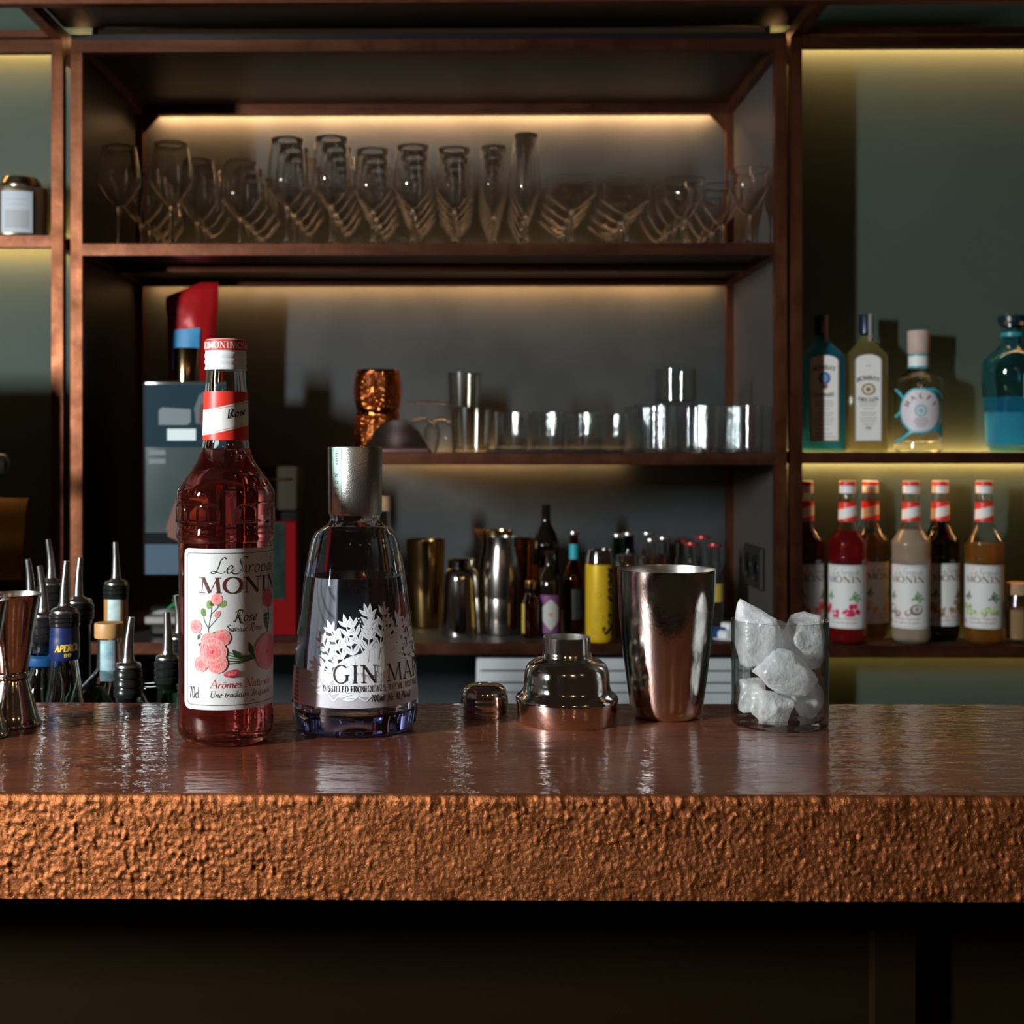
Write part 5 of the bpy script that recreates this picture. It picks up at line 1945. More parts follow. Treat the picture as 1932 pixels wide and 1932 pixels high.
t, H, rb = bench_bottle('mixer_bottle', 'brown bottle with a teal neck label and silver crown cap, left of the yellow can', 1083, 1003, 2.48, 40, GLASS_AMBER, 17, .50, SILV, .006, liq=liquid_mat('brown_ale', (.30, .10, .02), 50, .15), lvl=.62, cap_r=1.3)
b = MB()
cyl_patch(b, pxr(17, 2.48) * 1.03, -2.2, 2.2, H * .73, H * .88, n=20, lift=.0006)
b.build('neck_label', mat('teal_label', (.02, .33, .38), 0, .4), t)
b = MB()
cyl_patch(b, rb, -1.3, 1.3, H * .14, H * .44, n=20, lift=.0005)
b.build('label', mat('dark_label', (.02, .018, .015), 0, .5), t)

# yellow can
Yc = 2.37
l = on_bench(1132, Yc)
Hc = topz(1036, Yc)
rc_ = pxr(55, Yc)
t = thing('soda_can', 'tall yellow tonic can with black lettering running up its side', 'can', l, face_cam(l))
YEL = mat('yellow_can', (.70, .44, .02), .25, .35)
MB().lathe([(0, .004), (rc_ * .82, .003), (rc_ * .86, 0), (rc_ * .90, .001), (rc_, .008), (rc_, Hc - .026)], 48).build('can_body', YEL, t)
MB().lathe([(rc_, Hc - .026), (rc_ * .99, Hc - .020), (rc_ * .86, Hc - .004), (rc_ * .87, Hc), (rc_ * .83, Hc), (rc_ * .82, Hc - .003), (0, Hc - .003)], 48).build('can_top', CHROME, t)
b = MB()
pl = text_polys('Schweppes', 0, 0, .0210, .22, .10, slant=.22, nib=.5, wide=1.0)
wtx = max(q[0] for p in pl for q in p)
k = (Hc - .040) / wtx
pl = [[(q[0] * k, q[1]) for q in p] for p in pl]
rr = rc_ + .0004
poly_mesh(b, pl, lambda u, v: (rr * math.sin(1.0 - v / rr), -rr * math.cos(1.0 - v / rr), .010 + u))
for p in (blob(.012, .02, .004, .004), blob(.02, .06, .005, .003, .5), blob(.016, .045, .003, .006, .2), blob(.02, .085, .004, .005)):
    poly_mesh(b, frame_polys(p, .0006), cyl_map(rc_, -.9, 0, .0004), 1)
b.build('lettering', [INK, mat('olive_print', (.30, .20, .02), 0, .5)], t, smooth=0)
# silver cans behind
for px_, yt, Yk, lab in ((1183, 1046, 2.44, 'silver-topped can right behind the yellow can'), (1196, 1050, 2.55, 'silver-topped can at the back, behind the shaker cup')):
    l = on_bench(px_, Yk)
    Hc2 = topz(yt, Yk)
    t = thing('soda_can', lab, 'can', l, face_cam(l), 'silver-topped cans')
    r_ = pxr(50, Yk)
    MB().lathe([(0, .004), (r_ * .9, 0), (r_, .008), (r_, Hc2 - .020)], 40).build('can_body', mat('amber_can', (.30, .15, .03), .5, .4), t)
    MB().lathe([(r_, Hc2 - .020), (r_ * .86, Hc2 - .004), (r_ * .87, Hc2), (r_ * .82, Hc2), (r_ * .82, Hc2 - .003), (0, Hc2 - .003)], 40).build('can_top', CHROME, t)
RSY = liquid_mat('red_mixer', (.55, .06, .03), 40, .15)
for px_, yt, Yk, gm, cp, lq, lab in (
        (1166, 1008, 2.60, GLASS_GREEN, SILV, None, 'pale green mixer bottle with a silver cap, behind the cans'),
        (1186, 1005, 2.70, GLASS_DARK, SILV, None, 'dark mixer bottle with a silver cap, right of the pale green one'),
        (1229, 1016, 2.58, GLASS, SILV, RSY, 'red mixer bottle with a silver cap, left one of the front pair'),
        (1252, 1013, 2.62, GLASS, SILV, RSY, 'red mixer bottle with a silver cap, right one of the front pair'),
        (1222, 1004, 2.72, GLASS, SILV, RSY, 'red mixer bottle with a silver cap, behind the front pair'),
        (1286, 1018, 2.66, GLASS, REDCAP, None, 'clear bottle with a red crown cap, farthest left of the red-capped ones'),
        (1305, 1023, 2.57, GLASS, REDCAP, None, 'clear bottle with a red crown cap and yellow label, second of the red-capped ones'),
        (1326, 1011, 2.74, GLASS, REDCAP, None, 'clear bottle with a red crown cap at the very back'),
        (1348, 1025, 2.58, GLASS, REDCAP, None, 'clear bottle with a red crown cap, farthest right above the shaker cup')):
    bench_bottle('mixer_bottle', lab, px_, yt, Yk, 36, gm, 20, .55, cp, .006, liq=lq, lvl=.8, cap_r=1.3, group='small mixer bottles on the back bench',
                 label_z=(.30, .52) if cp is REDCAP else None, label_m=mat('yellow_small_label', (.45, .33, .05), 0, .5))
# white charger and cable by the right post
l = at(1376, 1200, 2.40)
t = thing('power_adapter', 'white power adapter lying on the back bench beside the tall shaker cup', 'adapter', (l.x, 2.40, ZS4), .5)
MB().rbox(-.026, .026, -.020, .020, 0, .018, .006).build('adapter_body', WHITE_PAINT, t)
MB().rbox(-.012, .014, -.012, .012, .018, .030, .004).build('plug_part', WHITE_PAINT, t)
pts = [Vector((l.x - .03, 2.385, ZS4 + .003)), Vector((l.x - .02, 2.368, ZS4 + .0035)), Vector((l.x + .004, 2.352, ZS4 + .004)), Vector((l.x + .008, 2.3445, ZS4 - .008)), Vector((l.x + .018, 2.343, ZS4 - .035)), Vector((l.x + .045, 2.343, ZS4 - .052)), Vector((l.x + .08, 2.344, ZS4 - .056))]
sp = [Vector(p) for p in pts]
dd = []
for i in range(len(sp) - 1):
    a, b_, c_, d_ = sp[max(i - 1, 0)], sp[i], sp[i + 1], sp[min(i + 2, len(sp) - 1)]
    for k in range(6):
        u = k / 6
        dd.append(0.5 * (2 * b_ + (c_ - a) * u + (2 * a - 5 * b_ + 4 * c_ - d_) * u * u + (3 * b_ - a - 3 * c_ + d_) * u ** 3))
dd.append(sp[-1])
o = MB().tube(dd, .0022, 8).build('charging_cable', mat('grey_cable', (.45, .43, .40), 0, .5))
tag(o, 'thin pale cable drooping over the bench edge behind the ice glass', 'cable')
l = on_bench(1352, 2.40)
o = MB().rbox(-.016, .016, -.012, .012, 0, .022, .004).build('blue_box', mat('blue_plastic', (.01, .05, .16), 0, .4), loc=l)
tag(o, 'small dark blue box beside the white power adapter', 'box')

# ribbed white cooler front under the bench
x0, x1 = at(899, HY, 2.36).x, at(1425, HY, 2.36).x
t = thing('bar_cooler', 'white ribbed undercounter cooler below the back bench', 'cooler', ((x0 + x1) / 2, 2.38, 0))
wdt = (x1 - x0) / 2
zt = zpx(1243, 2.36)
WC = mat('cooler_white', (.52, .55, .56), 0, .4)
MB().rbox(-wdt, wdt, .015, .40, 0.05, zt, .006).build('cabinet', WC, t)
b = MB()
edges = [(0.10, zpx(1312, 2.36)), (zpx(1310, 2.36), zpx(1294, 2.36)), (zpx(1291, 2.36), zpx(1271, 2.36)), (zpx(1268, 2.36), zt - .002)]
for a_, b__ in edges:
    b.rbox(-wdt + .004, wdt - .004, 0, .016, a_, b__, .003)
b.build('ribbed_door', WC, t)

# ------------------------------------------------------------------ coffee grinder, coffee bag, red-edged box
Yg = 2.40
l0, l1 = at(271, HY, Yg), at(430, HY, Yg)
xc = (l0.x + l1.x) / 2
wdt = (l1.x - l0.x) / 2
zt, zb = zpx(719, Yg), zpx(1086, Yg)
g = thing('coffee_grinder', 'tall coffee grinder with a glossy panel painted with a reflected figure, behind the rose syrup bottle', 'coffee grinder', (xc, Yg, ZS4))
MB().rbox(-wdt + .004, wdt - .004, .012, .27, zb - ZS4 - .002, zt - ZS4 - .004, .008).build('housing', BLACK_MATTE, g)
MB().rbox(-wdt + .002, wdt - .006, .03, .20, .0, zb - ZS4 - .06, .008).build('foot_housing', BLACK_PLASTIC, g)
MB().box(-.02, .03, .06, .16, zb - ZS4 - .062, zb - ZS4).build('neck_block', BLACK_PLASTIC, g, smooth=0)
MB().rbox(-wdt * .9, wdt * .6, -.03, .05, zpx(1175, Yg) - ZS4, zpx(1160, Yg) - ZS4, .004).build('tray', mat('grey_tray', (.30, .29, .27), .3, .35), g)
pz0, pz1 = zb - ZS4, zt - ZS4
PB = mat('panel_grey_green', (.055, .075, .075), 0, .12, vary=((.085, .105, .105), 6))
p = MB().rbox(-wdt, wdt, 0, .012, pz0, pz1, .002).build('reflection_panel', PB, g, smooth=30)
b = MB()
hz = pz1 - pz0


def pp(u, v, k=0):
    return (-wdt + 2 * wdt * u, -.0004 - .00002 * k, pz0 + hz * v)


shapes = [  # flat shapes painting the reflection of a person in the panel
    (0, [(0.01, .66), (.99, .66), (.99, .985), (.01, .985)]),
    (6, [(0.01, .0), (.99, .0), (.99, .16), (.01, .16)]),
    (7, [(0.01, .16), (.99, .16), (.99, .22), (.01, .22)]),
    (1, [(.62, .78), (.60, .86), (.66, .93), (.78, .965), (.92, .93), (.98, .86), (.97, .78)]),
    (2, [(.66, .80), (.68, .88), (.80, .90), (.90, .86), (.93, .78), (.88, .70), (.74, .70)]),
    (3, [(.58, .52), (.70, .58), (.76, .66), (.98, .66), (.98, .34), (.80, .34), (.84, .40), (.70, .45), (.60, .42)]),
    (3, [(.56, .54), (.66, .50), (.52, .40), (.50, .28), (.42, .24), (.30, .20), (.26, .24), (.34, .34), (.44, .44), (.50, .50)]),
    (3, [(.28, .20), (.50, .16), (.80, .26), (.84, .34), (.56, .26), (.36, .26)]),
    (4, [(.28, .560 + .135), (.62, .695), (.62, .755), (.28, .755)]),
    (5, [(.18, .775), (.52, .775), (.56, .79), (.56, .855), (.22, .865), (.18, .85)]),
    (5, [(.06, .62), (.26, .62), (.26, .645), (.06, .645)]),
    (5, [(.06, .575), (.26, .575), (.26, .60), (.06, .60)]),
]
cols = [mat('panel_blue', (.02, .045, .06), 0, .12), mat('beanie_grey', (.13, .145, .15), 0, .2), mat('reflected_brown', (.11, .05, .038), 0, .2), mat('reflected_skin', (.21, .11, .09), 0, .2),
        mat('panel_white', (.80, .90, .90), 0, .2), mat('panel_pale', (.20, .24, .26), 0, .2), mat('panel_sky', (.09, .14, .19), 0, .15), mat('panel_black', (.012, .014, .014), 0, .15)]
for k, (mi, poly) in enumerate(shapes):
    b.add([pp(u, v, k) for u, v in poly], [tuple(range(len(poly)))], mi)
b.build('painted_reflection', cols, p, smooth=0)
b = MB()
e = .0022
for a_, c_, d_, f_ in ((-wdt, wdt, pz1 - e, pz1), (-wdt, wdt, pz0, pz0 + e), (-wdt, -wdt + e, pz0, pz1)):
    b.box(a_, c_, -.002, .002, d_, f_)
b.build('panel_rim', CHROME, p, smooth=0)
# small levers under the panel, green glints put into their colour
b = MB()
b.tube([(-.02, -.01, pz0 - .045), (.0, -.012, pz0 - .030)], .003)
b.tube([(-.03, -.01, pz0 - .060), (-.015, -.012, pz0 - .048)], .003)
b.build('lever', mat('lever_glint', (.02, .22, .06), 0, .3), g)
# gold canister on the grinder
Yt = 2.44
cx = at(350, HY, Yt).x
t = thing('gold_canister', 'shiny gold canister standing on top of the coffee grinder', 'canister', (cx, Yt + .01, pz1 + ZS4 - .004))
Hh = zpx(652, Yt) - (pz1 + ZS4)
rr = pxr(50, Yt)
MB().lathe([(0, .0), (rr, .0), (rr, Hh - .002), (rr * .97, Hh), (rr * .9, Hh), (0, Hh - .001)], 48).build('canister_body', mat('dark_gold', (.35, .25, .12), 1, .14), t)
# red coffee bag behind the canister
Yb = 2.62
bx0, bx1 = at(313, HY, Yb).x, at(412, HY, Yb).x
bz0, bz1 = pz1 + ZS4 - .004, zpx(532, Yb)
t = thing('coffee_bag', 'red foil coffee bag with a blue label, standing on the coffee grinder', 'coffee bag', ((bx0 + bx1) / 2, Yb, bz0))
hw = (bx1 - bx0) / 2
Hb = bz1 - bz0
vs_, fs = [], []
nu, nv = 16, 22
for side in (-1, 1):
    for j in range(nv + 1):
        v = j / nv
        th = .034 * (1 - v) ** .55 + .0012
        shr = 1.0 - .12 * (1 - v) * (v < .75)
        for i in range(nu + 1):
            u = -1 + 2 * i / nu
            zz = Hb * v
            cut = Hb * .135 * max(0, (.35 - u) / 1.35) * v ** 6      # slanting torn top, higher on the right
            bul = th * (1 - u * u) ** .5 * (1 + .12 * noise.noise(Vector((u * 2, v * 5, side))))
            vs_.append((u * hw * shr, side * bul, zz - cut))
q = (nu + 1) * (nv + 1)
for s_ in (0, 1):
    for j in range(nv):
        for i in range(nu):
            a = s_ * q + j * (nu + 1) + i
            fs.append((a, a + 1, a + nu + 2, a + nu + 1) if not s_ else (a, a + nu + 1, a + nu + 2, a + 1))
for j in range(nv):
    for i in (0, nu):
        a = j * (nu + 1) + i
        fs.append((a, a + nu + 1, q + a + nu + 1, q + a))
bag = MB().add(vs_, fs).build('bag_body', mat('red_foil', (.42, .010, .012), .1, .28, bump=(25, .5, 3)), t, smooth=60)
vs_, fs = [], []
for j in range(9):
    v = .18 + .36 * j / 8
    th = .034 * (1 - v) ** .55 + .0012
    shr = 1.0 - .12 * (1 - v)
    for i in range(9):
        u = -.74 + 1.18 * i / 8 * 1.0
        u = -.72 + 1.14 * i / 8
        bul = th * (1 - u * u) ** .5 * 1.12 + .0015
        vs_.append((u * hw * shr, -bul, Hb * (v + .02 * (u + .7))))
for j in range(8):
    for i in range(8):
        a = j * 9 + i
        fs.append((a, a + 1, a + 10, a + 9))
MB().add(vs_, fs).build('blue_label', mat('bag_blue', (.03, .22, .48), 0, .4, vary=((.06, .34, .60), 30)), bag, smooth=60)

# second grinder with a clear hopper behind the syrup, red-edged box before it
Yk = 2.50
x0, x1 = at(470, HY, Yk).x, at(557, HY, Yk).x
t = thing('hopper_grinder', 'black machine with a smoky square hopper, right behind the syrup bottle neck', 'coffee grinder', ((x0 + x1) / 2, Yk, ZS4))
wdt = (x1 - x0) / 2
b = MB()
zh0, zh1 = zpx(965, Yk) - ZS4, zpx(880, Yk) - ZS4
MB().rbox(-wdt, wdt, .04, .16, 0, zh0, .008).build('housing', BLACK_PLASTIC, t)
b.rbox(-wdt, wdt, .03, .15, zh0, zh1, .006)
b.build('hopper', mat('smoky_plastic', (.05, .045, .03), 0, .15), t)
MB().rbox(-wdt * .8, wdt * .8, .028, .034, zh1 - .028, zh1 - .022, .002).build('hopper_band', GOLD, t)
Yr = 2.44
x0, x1 = at(472, HY, Yr).x, at(559, HY, Yr).x
z1 = zpx(985, Yr) - ZS4
z0 = zpx(1168, Yr) - ZS4
t = thing('gift_box', 'upright black box with a broad red edge, seen between the two front bottles', 'box', ((x0 + x1) / 2, Yr, ZS4))
wdt = (x1 - x0) / 2
MB().rbox(-wdt, wdt, 0, .05, 0, z1, .002).build('carton', mat('box_red', (.17, .002, .003), 0, .7, spec=.08), t, smooth=0)
b = MB()
b.box(-wdt + .001, wdt - .0205, -.0015, .001, z0 + .036, z1 - .001)
b.build('window', mat('box_dark', (.006, .012, .010), 0, .5, spec=.1, vary=((.012, .035, .022), 40)), t, smooth=0)

# ------------------------------------------------------------------ left shelves: tea tin, gold bag, portafilter
ZL1 = zpx(454, YF) + h + 0.0005
Yt = 2.395
l = at(40, HY, Yt)
rr = pxr(108, Yt)
Ht = zpx(358, Yt) - ZL1
t = thing('tea_tin', 'round aged metal tin with a white paper label on the left shelf', 'tin', (l.x, Yt, ZL1), face_cam(l) + .1)
MB().lathe([(0, 0), (rr * .98, 0), (rr, .001), (rr, Ht * .93), (rr * .97, Ht), (0, Ht)], 48, sq=.12).build('tin_body', BRASS, t)
Hl = zpx(334, Yt) - ZL1
MB().lathe([(rr * .72, Ht - .001), (rr * .74, Ht + .004), (rr * .72, Ht + .010), (rr * .60, Hl - .002), (rr * .3, Hl), (0, Hl)], 48).build('lid', mat('lid_tin', (.45, .35, .24), 1, .22), t)
b = MB()
cyl_patch(b, rr * 1.05, -.75, .26, .004, Ht * .88, n=14, lift=.001)
L_ = b.build('label', mat('blueish_paper', (.50, .55, .60), 0, .6), t)
b = MB()
cyl_patch(b, rr * 1.05, -.62, .12, .012, Ht * .50, n=14, lift=.0014)
cyl_patch(b, rr * 1.05, -.60, .10, Ht * .70, Ht * .72, n=14, lift=.0014)
cyl_patch(b, rr * 1.05, -.50, .0, Ht * .60, Ht * .615, n=14, lift=.0014)
b.build('label_print', mat('faint_print', (.40, .42, .43), 0, .6), L_)
l = at(100, HY, 2.44)
ZL2 = zpx(1106, YF) + h + 0.0005
Yt = 2.43
l = at(8, HY, Yt)
Hb = zpx(940, Yt) - ZL2
t = thing('kraft_bag', 'golden brown paper bag at the left edge of the picture', 'bag', (l.x, Yt, ZL2))
vs_, fs = [], []
hw = pxr(92, Yt)
for j in range(11):
    v = j / 10
    d = .035 * (1 - v) ** .5 + .002
    for i, (u, s_) in enumerate(((-1, -1), (-.4, -1.08), (.3, -1.0), (1, -1), (1, 1), (.3, 1.05), (-.4, 1.0), (-1, 1))):
        vs_.append((u * hw * (1 + .03 * noise.noise(Vector((v * 5, i, 0)))), s_ * d * (1 + .2 * noise.noise(Vector((v * 4, i * 2, 1)))), Hb * v))
for j in range(10):
    for i in range(8):
        k = (i + 1) % 8
        fs.append((j * 8 + i, j * 8 + k, j * 8 + 8 + k, j * 8 + 8 + i))
fs.append(tuple(reversed(range(8))))
MB().add(vs_, fs).build('bag_body', mat('kraft_gold', (.34, .20, .05), .1, .45, vary=((.22, .12, .03), 18), bump=(30, .5, 3)), t, smooth=50)
# espresso machine standing off the left edge, its portafilter handle reaches into view
Yt = 2.18
l = at(-12, HY, Yt)
zc_ = zpx(876, Yt)
t = thing('espresso_machine', 'espresso machine left of the picture, only its round black portafilter handle in view', 'espresso machine', (l.x - .20, Yt, zc_ - .34))
MB().rbox(-.17, .15, -.10, .05, .02, .52, .02).build('housing', mat('machine_steel', (.10, .10, .10), .8, .35), t)
b = MB()
for sx in (-.14, .12):
    b.lathe([(0, 0), (.018, 0), (.018, .03), (0, .03)], 20, c=(sx, -.03, -.004))
b.build('foot', BLACK_PLASTIC, t)
M = Matrix.Translation((.15, -.06, .34)) @ Matrix.Rotation(PI / 2, 4, 'Y')
MB().lathe([(0, 0), (.010, 0), (.012, .02), (.0165, .04), (.0185, .07), (.0185, .088), (.016, .094), (.008, .0975), (0, .098)], 32, M=M).build('portafilter_handle', BLACK_PLASTIC, t)
bench = MB().box(-1.3, at(-30, HY, 2.1).x, 2.02, 2.33, zc_ - .40, zc_ - .344)
o = bench.build('side_counter', WOOD_DARK, smooth=0)
tag(o, 'dark side counter left of the picture that carries the espresso machine', 'counter')
MB().box(-1.28, -1.2, 2.1, 2.3, 0, zc_ - .40).build('leg', WOOD_DARK, o, smooth=0)

# ------------------------------------------------------------------ right shelves: gin bottles above, syrups below
ZR3 = Z_S3 + 0.002 + h + 0.0005
ZR4 = zpx(1228, YF) + h + 0.0005


def flat_bottle(name, label, px, wpx, ytop, Y, glass, liq, cap_m, frame_m, lines, cap_w, depth=.62, level=.93, strip=True):
    """square-shouldered bottle with a tall arched label on its face"""
    l = at(px, HY, Y)
    H = zpx(ytop, Y) - ZR3
    t = thing(name, label, 'bottle', (l.x, Y, ZR3), face_cam(l) * .4)
    a = pxr(wpx, Y)
    d = a * depth

    def ring(k, z, rn=0):
        pts = []
        aa, dd_ = a * k, d * k
        if rn:
            return [(rn * math.cos(2 * PI * i / 32), rn * math.sin(2 * PI * i / 32), z) for i in range(32)]
        for i in range(32):
            th = 2 * PI * i / 32
            c, s_ = math.cos(th), math.sin(th)
            e_ = .42
            pts.append((aa * math.copysign(abs(c) ** e_, c), dd_ * math.copysign(abs(s_) ** e_, s_), z))
        return pts

    def mix(p, q_, u, z):
        return [((1 - u) * x[0] + u * y[0], (1 - u) * x[1] + u * y[1], z) for x, y in zip(p, q_)]
    rn = pxr(cap_w, Y) * .82
    zs, zn = H * .70, H * .845

    def shell(off, z0, top):
        global _tmp
        base = ring(1, 0)
        nk = ring(1, 0, rn)
        out = []

        def shr(r_, z):
            return [(x - math.copysign(min(abs(x), off), x), y - math.copysign(min(abs(y), off), y), z) for x, y, _ in r_]
        out.append(shr(ring(.94, 0), z0))
        out.append(shr(base, z0 + .004))
        out.append(shr(base, zs))
        for u, zz in ((.12, .12), (.35, .32), (.62, .52), (.82, .72), (.95, .90), (1, 1)):
            out.append(shr(mix(base, nk, u, 0), zs + (zn - zs) * zz))
        out.append(shr(nk, H - .004))
        return [r_ for r_ in out if r_[0][2] <= top]

    def skin(rings, close_top, flip=False):
        vs2 = [p for r_ in rings for p in r_]
        f2 = []
        for k in range(len(rings) - 1):
            for i in range(32):
                j = (i + 1) % 32
                f2.append((k * 32 + i, k * 32 + j, (k + 1) * 32 + j, (k + 1) * 32 + i))
        f2.append(tuple(reversed(range(32))))
        if close_top:
            f2.append(tuple((len(rings) - 1) * 32 + i for i in range(32)))
        if flip:
            f2 = [tuple(reversed(f)) for f in f2]
        return vs2, f2
    b = MB()
    o1 = shell(0, 0, H)
    i1 = shell(.0022, .006, H)
    b.add(*skin(o1, False))
    b.add(*skin(i1, False, True))
    n1, n2 = (len(o1) - 1) * 32, len(o1) * 32 + (len(i1) - 1) * 32
    for i in range(32):
        j = (i + 1) % 32
        b.f.append((n1 + i, n1 + j, n2 + j, n2 + i))
        b.m.append(0)
    b.build('glass_body', glass, t, smooth=50)
    if liq:
        MB().add(*skin(shell(.0019, .0057, H * level), True)).build('liquid', liq, t, smooth=50)
    rc2 = pxr(cap_w, Y)
    MB().lathe([(rn * 1.02, H - .035), (rc2, H - .034), (rc2, H - .002), (rc2 * .95, H), (0, H)], 32).build('cap', cap_m, t)
    if strip:
        b = MB()
        cyl_patch(b, rc2, .15, .75, H - .050, H + .0005, n=6, lift=.0006)
        b.build('tax_strip', mat('grey_strip', (.45, .42, .40), 0, .5), t)
    # arched label
    lw = a * .64
    lz0, lz1 = H * .075, H * .66

    def arch(ins):
        pts = [(-lw + ins, lz0 + ins), (lw - ins, lz0 + ins), (lw - ins, lz1)]
        for i in range(1, 10):
            th = PI * i / 10
            pts.append(((lw - ins) * math.cos(th), lz1 + (H * .045) * math.sin(th)))
        pts.append((-lw + ins, lz1))
        return pts
    b = MB()
    yf = -d - .0006
    b.add([(u, yf, v) for u, v in arch(0)], [tuple(range(len(arch(0))))], 0)
    b.add([(u, yf - .0003, v) for u, v in arch(.0022)], [tuple(range(len(arch(0))))], 1)
    L2 = b.build('label', [frame_m, PAPER2], t, smooth=0)
    b = MB()
    mats_ = [INK]
    for ln in lines:
        kind = ln[0]
        if kind == 'txt':
            _, s_, zr, hh_, arcv, col = ln
            if col not in mats_:
                mats_.append(col)
            pl = text_polys(s_, 0, 0, hh_, .2, .10, align='c', track=.06, wide=.9, serif=.04)
            for p_ in pl:
                b.add([(u, yf - .0006, lz0 + (lz1 - lz0) * zr + v + arcv * (1 - (u / lw) ** 2)) for u, v in p_], [tuple(range(len(p_)))], mats_.index(col))
        elif kind == 'disc':
            _, zr, rx, ry, col = ln
            if col not in mats_:
                mats_.append(col)
            b.add([(u, yf - .0005 - .0002 * len(mats_), lz0 + (lz1 - lz0) * zr + v) for u, v in blob(0, 0, rx, ry, 0, 18)], [tuple(range(18))], mats_.index(col))
        else:
            _, zr, wfrac, col = ln
            if col not in mats_:
                mats_.append(col)
            zq = lz0 + (lz1 - lz0) * zr
            b.add([(-lw * wfrac, yf - .0006, zq), (lw * wfrac, yf - .0006, zq), (lw * wfrac, yf - .0006, zq + .0011), (-lw * wfrac, yf - .0006, zq + .0011)], [(0, 1, 2, 3)], mats_.index(col))
    b.build('lettering', mats_, L2, smooth=0)
    return t


BLUEI = mat('blue_emblem', (.03, .12, .30), 0, .4)
PALEB = mat('pale_blue_emblem', (.18, .34, .55), 0, .4)
GOLDI = mat('gold_ink', (.35, .22, .08), 0, .4)
faint = [('bar', z, wfr, GREY_INK) for z, wfr in ((.50, .55), (.47, .65), (.44, .6), (.40, .4), (.35, .6), (.32, .5), (.28, .62), (.25, .55), (.21, .45), (.15, .3), (.09, .5), (.05, .8))]
Yb = 2.43
flat_bottle('gin_bottle', 'bright blue square-shouldered gin bottle with a tall white label, next to the copper post', 1551, 84, 597, Yb, GLASS_TEAL, liquid_mat('blue_spirit', (.10, .62, .88), 6, .42), BLACK_PLASTIC, GOLDI,
            [('txt', 'BOMBAY', .855, .0078, .006, INK), ('disc', .79, .0105, .0115, BLUEI), ('disc', .79, .0065, .0075, PALEB), ('disc', .69, .0055, .0055, GOLDI), ('disc', .69, .0035, .0035, BLUEI), ('txt', 'SAPPHIRE', .585, .0062, -.004, INK)] + faint, 28)
flat_bottle('gin_bottle', 'pale straw-coloured gin bottle with a tall white label, second from the post', 1634, 76, 595, Yb, glass_mat('straw_glass', (.93, .90, .70)), liquid_mat('straw_spirit', (.92, .84, .45), 8, .3), mat('dark_blue_cap', (.02, .03, .06), .5, .3), mat('label_grey_edge', (.4, .39, .36), 0, .5),
            [('bar', .93, .2, GOLDI), ('txt', 'BOMBAY', .72, .0078, .006, INK), ('disc', .645, .0125, .0110, GOLDI), ('disc', .645, .0085, .0075, PAPER2), ('disc', .645, .005, .0045, GOLDI), ('txt', 'DRY GIN', .52, .0068, -.004, INK), ('txt', '1761', .15, .0050, 0, INK)] + faint[:9], 26)

# round-labelled gin bottle
l = at(1733, HY, Yb)
H = zpx(625, Yb) - ZR3
t = thing('gin_bottle', 'short clear gin bottle with a round pale label ringed in turquoise and a wooden stopper', 'bottle', (l.x, Yb, ZR3), face_cam(l))
rb, rn = pxr(88, Yb), pxr(36, Yb)
zs = H * .60
prof = [(0, .004), (rb * .9, 0), (rb, .003), (rb, H * .06), (rb * .985, H * .075), (rb, H * .09), (rb, zs - .006), (rb * .97, zs), (rb * .80, zs + .006), (rn * 1.15, zs + .012), (rn, zs + .018), (rn, H * .83)]
b = MB()
glass_shell(b, prof, .0028, .014, 56)
b.build('glass_body', GLASS, t, smooth=50)
MB().lathe([(rn * .9, H * .78), (rn * 1.06, H * .82), (rn * 1.10, H * .825), (rn * 1.12, H - .003), (rn * 1.05, H), (0, H)], 36).build('stopper', mat('pale_wood', (.55, .42, .36), 0, .6, vary=((.45, .34, .28), 30)), t)
TQ = mat('turquoise_print', (.05, .42, .50), 0, .4)
b = MB()
b.lathe([(rn * 1.03, zs + .020), (rn * 1.03, H * .80)], 36)
nb_ = b.build('neck_label', PAPER2, t)
b = MB()
for z in (zs + .020, H * .80 - .003):
    b.lathe([(rn * 1.06, z), (rn * 1.06, z + .0035)], 36)
b.build('band', TQ, nb_)
b = MB()
q = H * .335
Rl = rb * .84
for mi, rr_, lf in ((1, Rl * 1.10, .0006), (0, Rl, .0010)):
    poly_mesh(b, split_long([blob(.004, q, rr_, rr_ * 1.05, 0, 32)], .003), cyl_map(rb, 0, 0, lf), mi)
poly_mesh(b, frame_polys(blob(.004, q, .0090, .0095, 0, 20), .0035), cyl_map(rb, 0, 0, .0014), 2)
poly_mesh(b, split_long([blob(.004, q, .0045, .0045, 0, 14)], .003), cyl_map(rb, 0, 0, .0014), 2)
for i, ch in enumerate('MALFY'):
    an = R(152 - 31 * i)
    pl = text_polys(ch, 0, 0, .0085, .2, .12, align='c', serif=.02)
    ca, sa = math.cos(an - PI / 2), math.sin(an - PI / 2)
    ox, oz = .004 + Rl * .62 * math.cos(an), q + Rl * .62 * math.sin(an)
    poly_mesh(b, split_long([[(ox + u * ca - v * sa, oz + u * sa + v * ca) for u, v in p_] for p_ in pl], .003), cyl_map(rb, 0, 0, .0014), 3)
for i, wv in enumerate((.5, .6, .5, .35)):
    zz = q - Rl * (.42 + .12 * i)
    poly_mesh(b, split_long([[(.004 - Rl * wv * .6, zz), (.004 + Rl * wv * .6, zz), (.004 + Rl * wv * .6, zz + .0010), (.004 - Rl * wv * .6, zz + .0010)]], .003), cyl_map(rb, 0, 0, .0014), 3)
pts = smooth_pts([(-rb * 1.3, q + .040), (-rb * .9, q + .034), (-rb * .6, q + .020)])
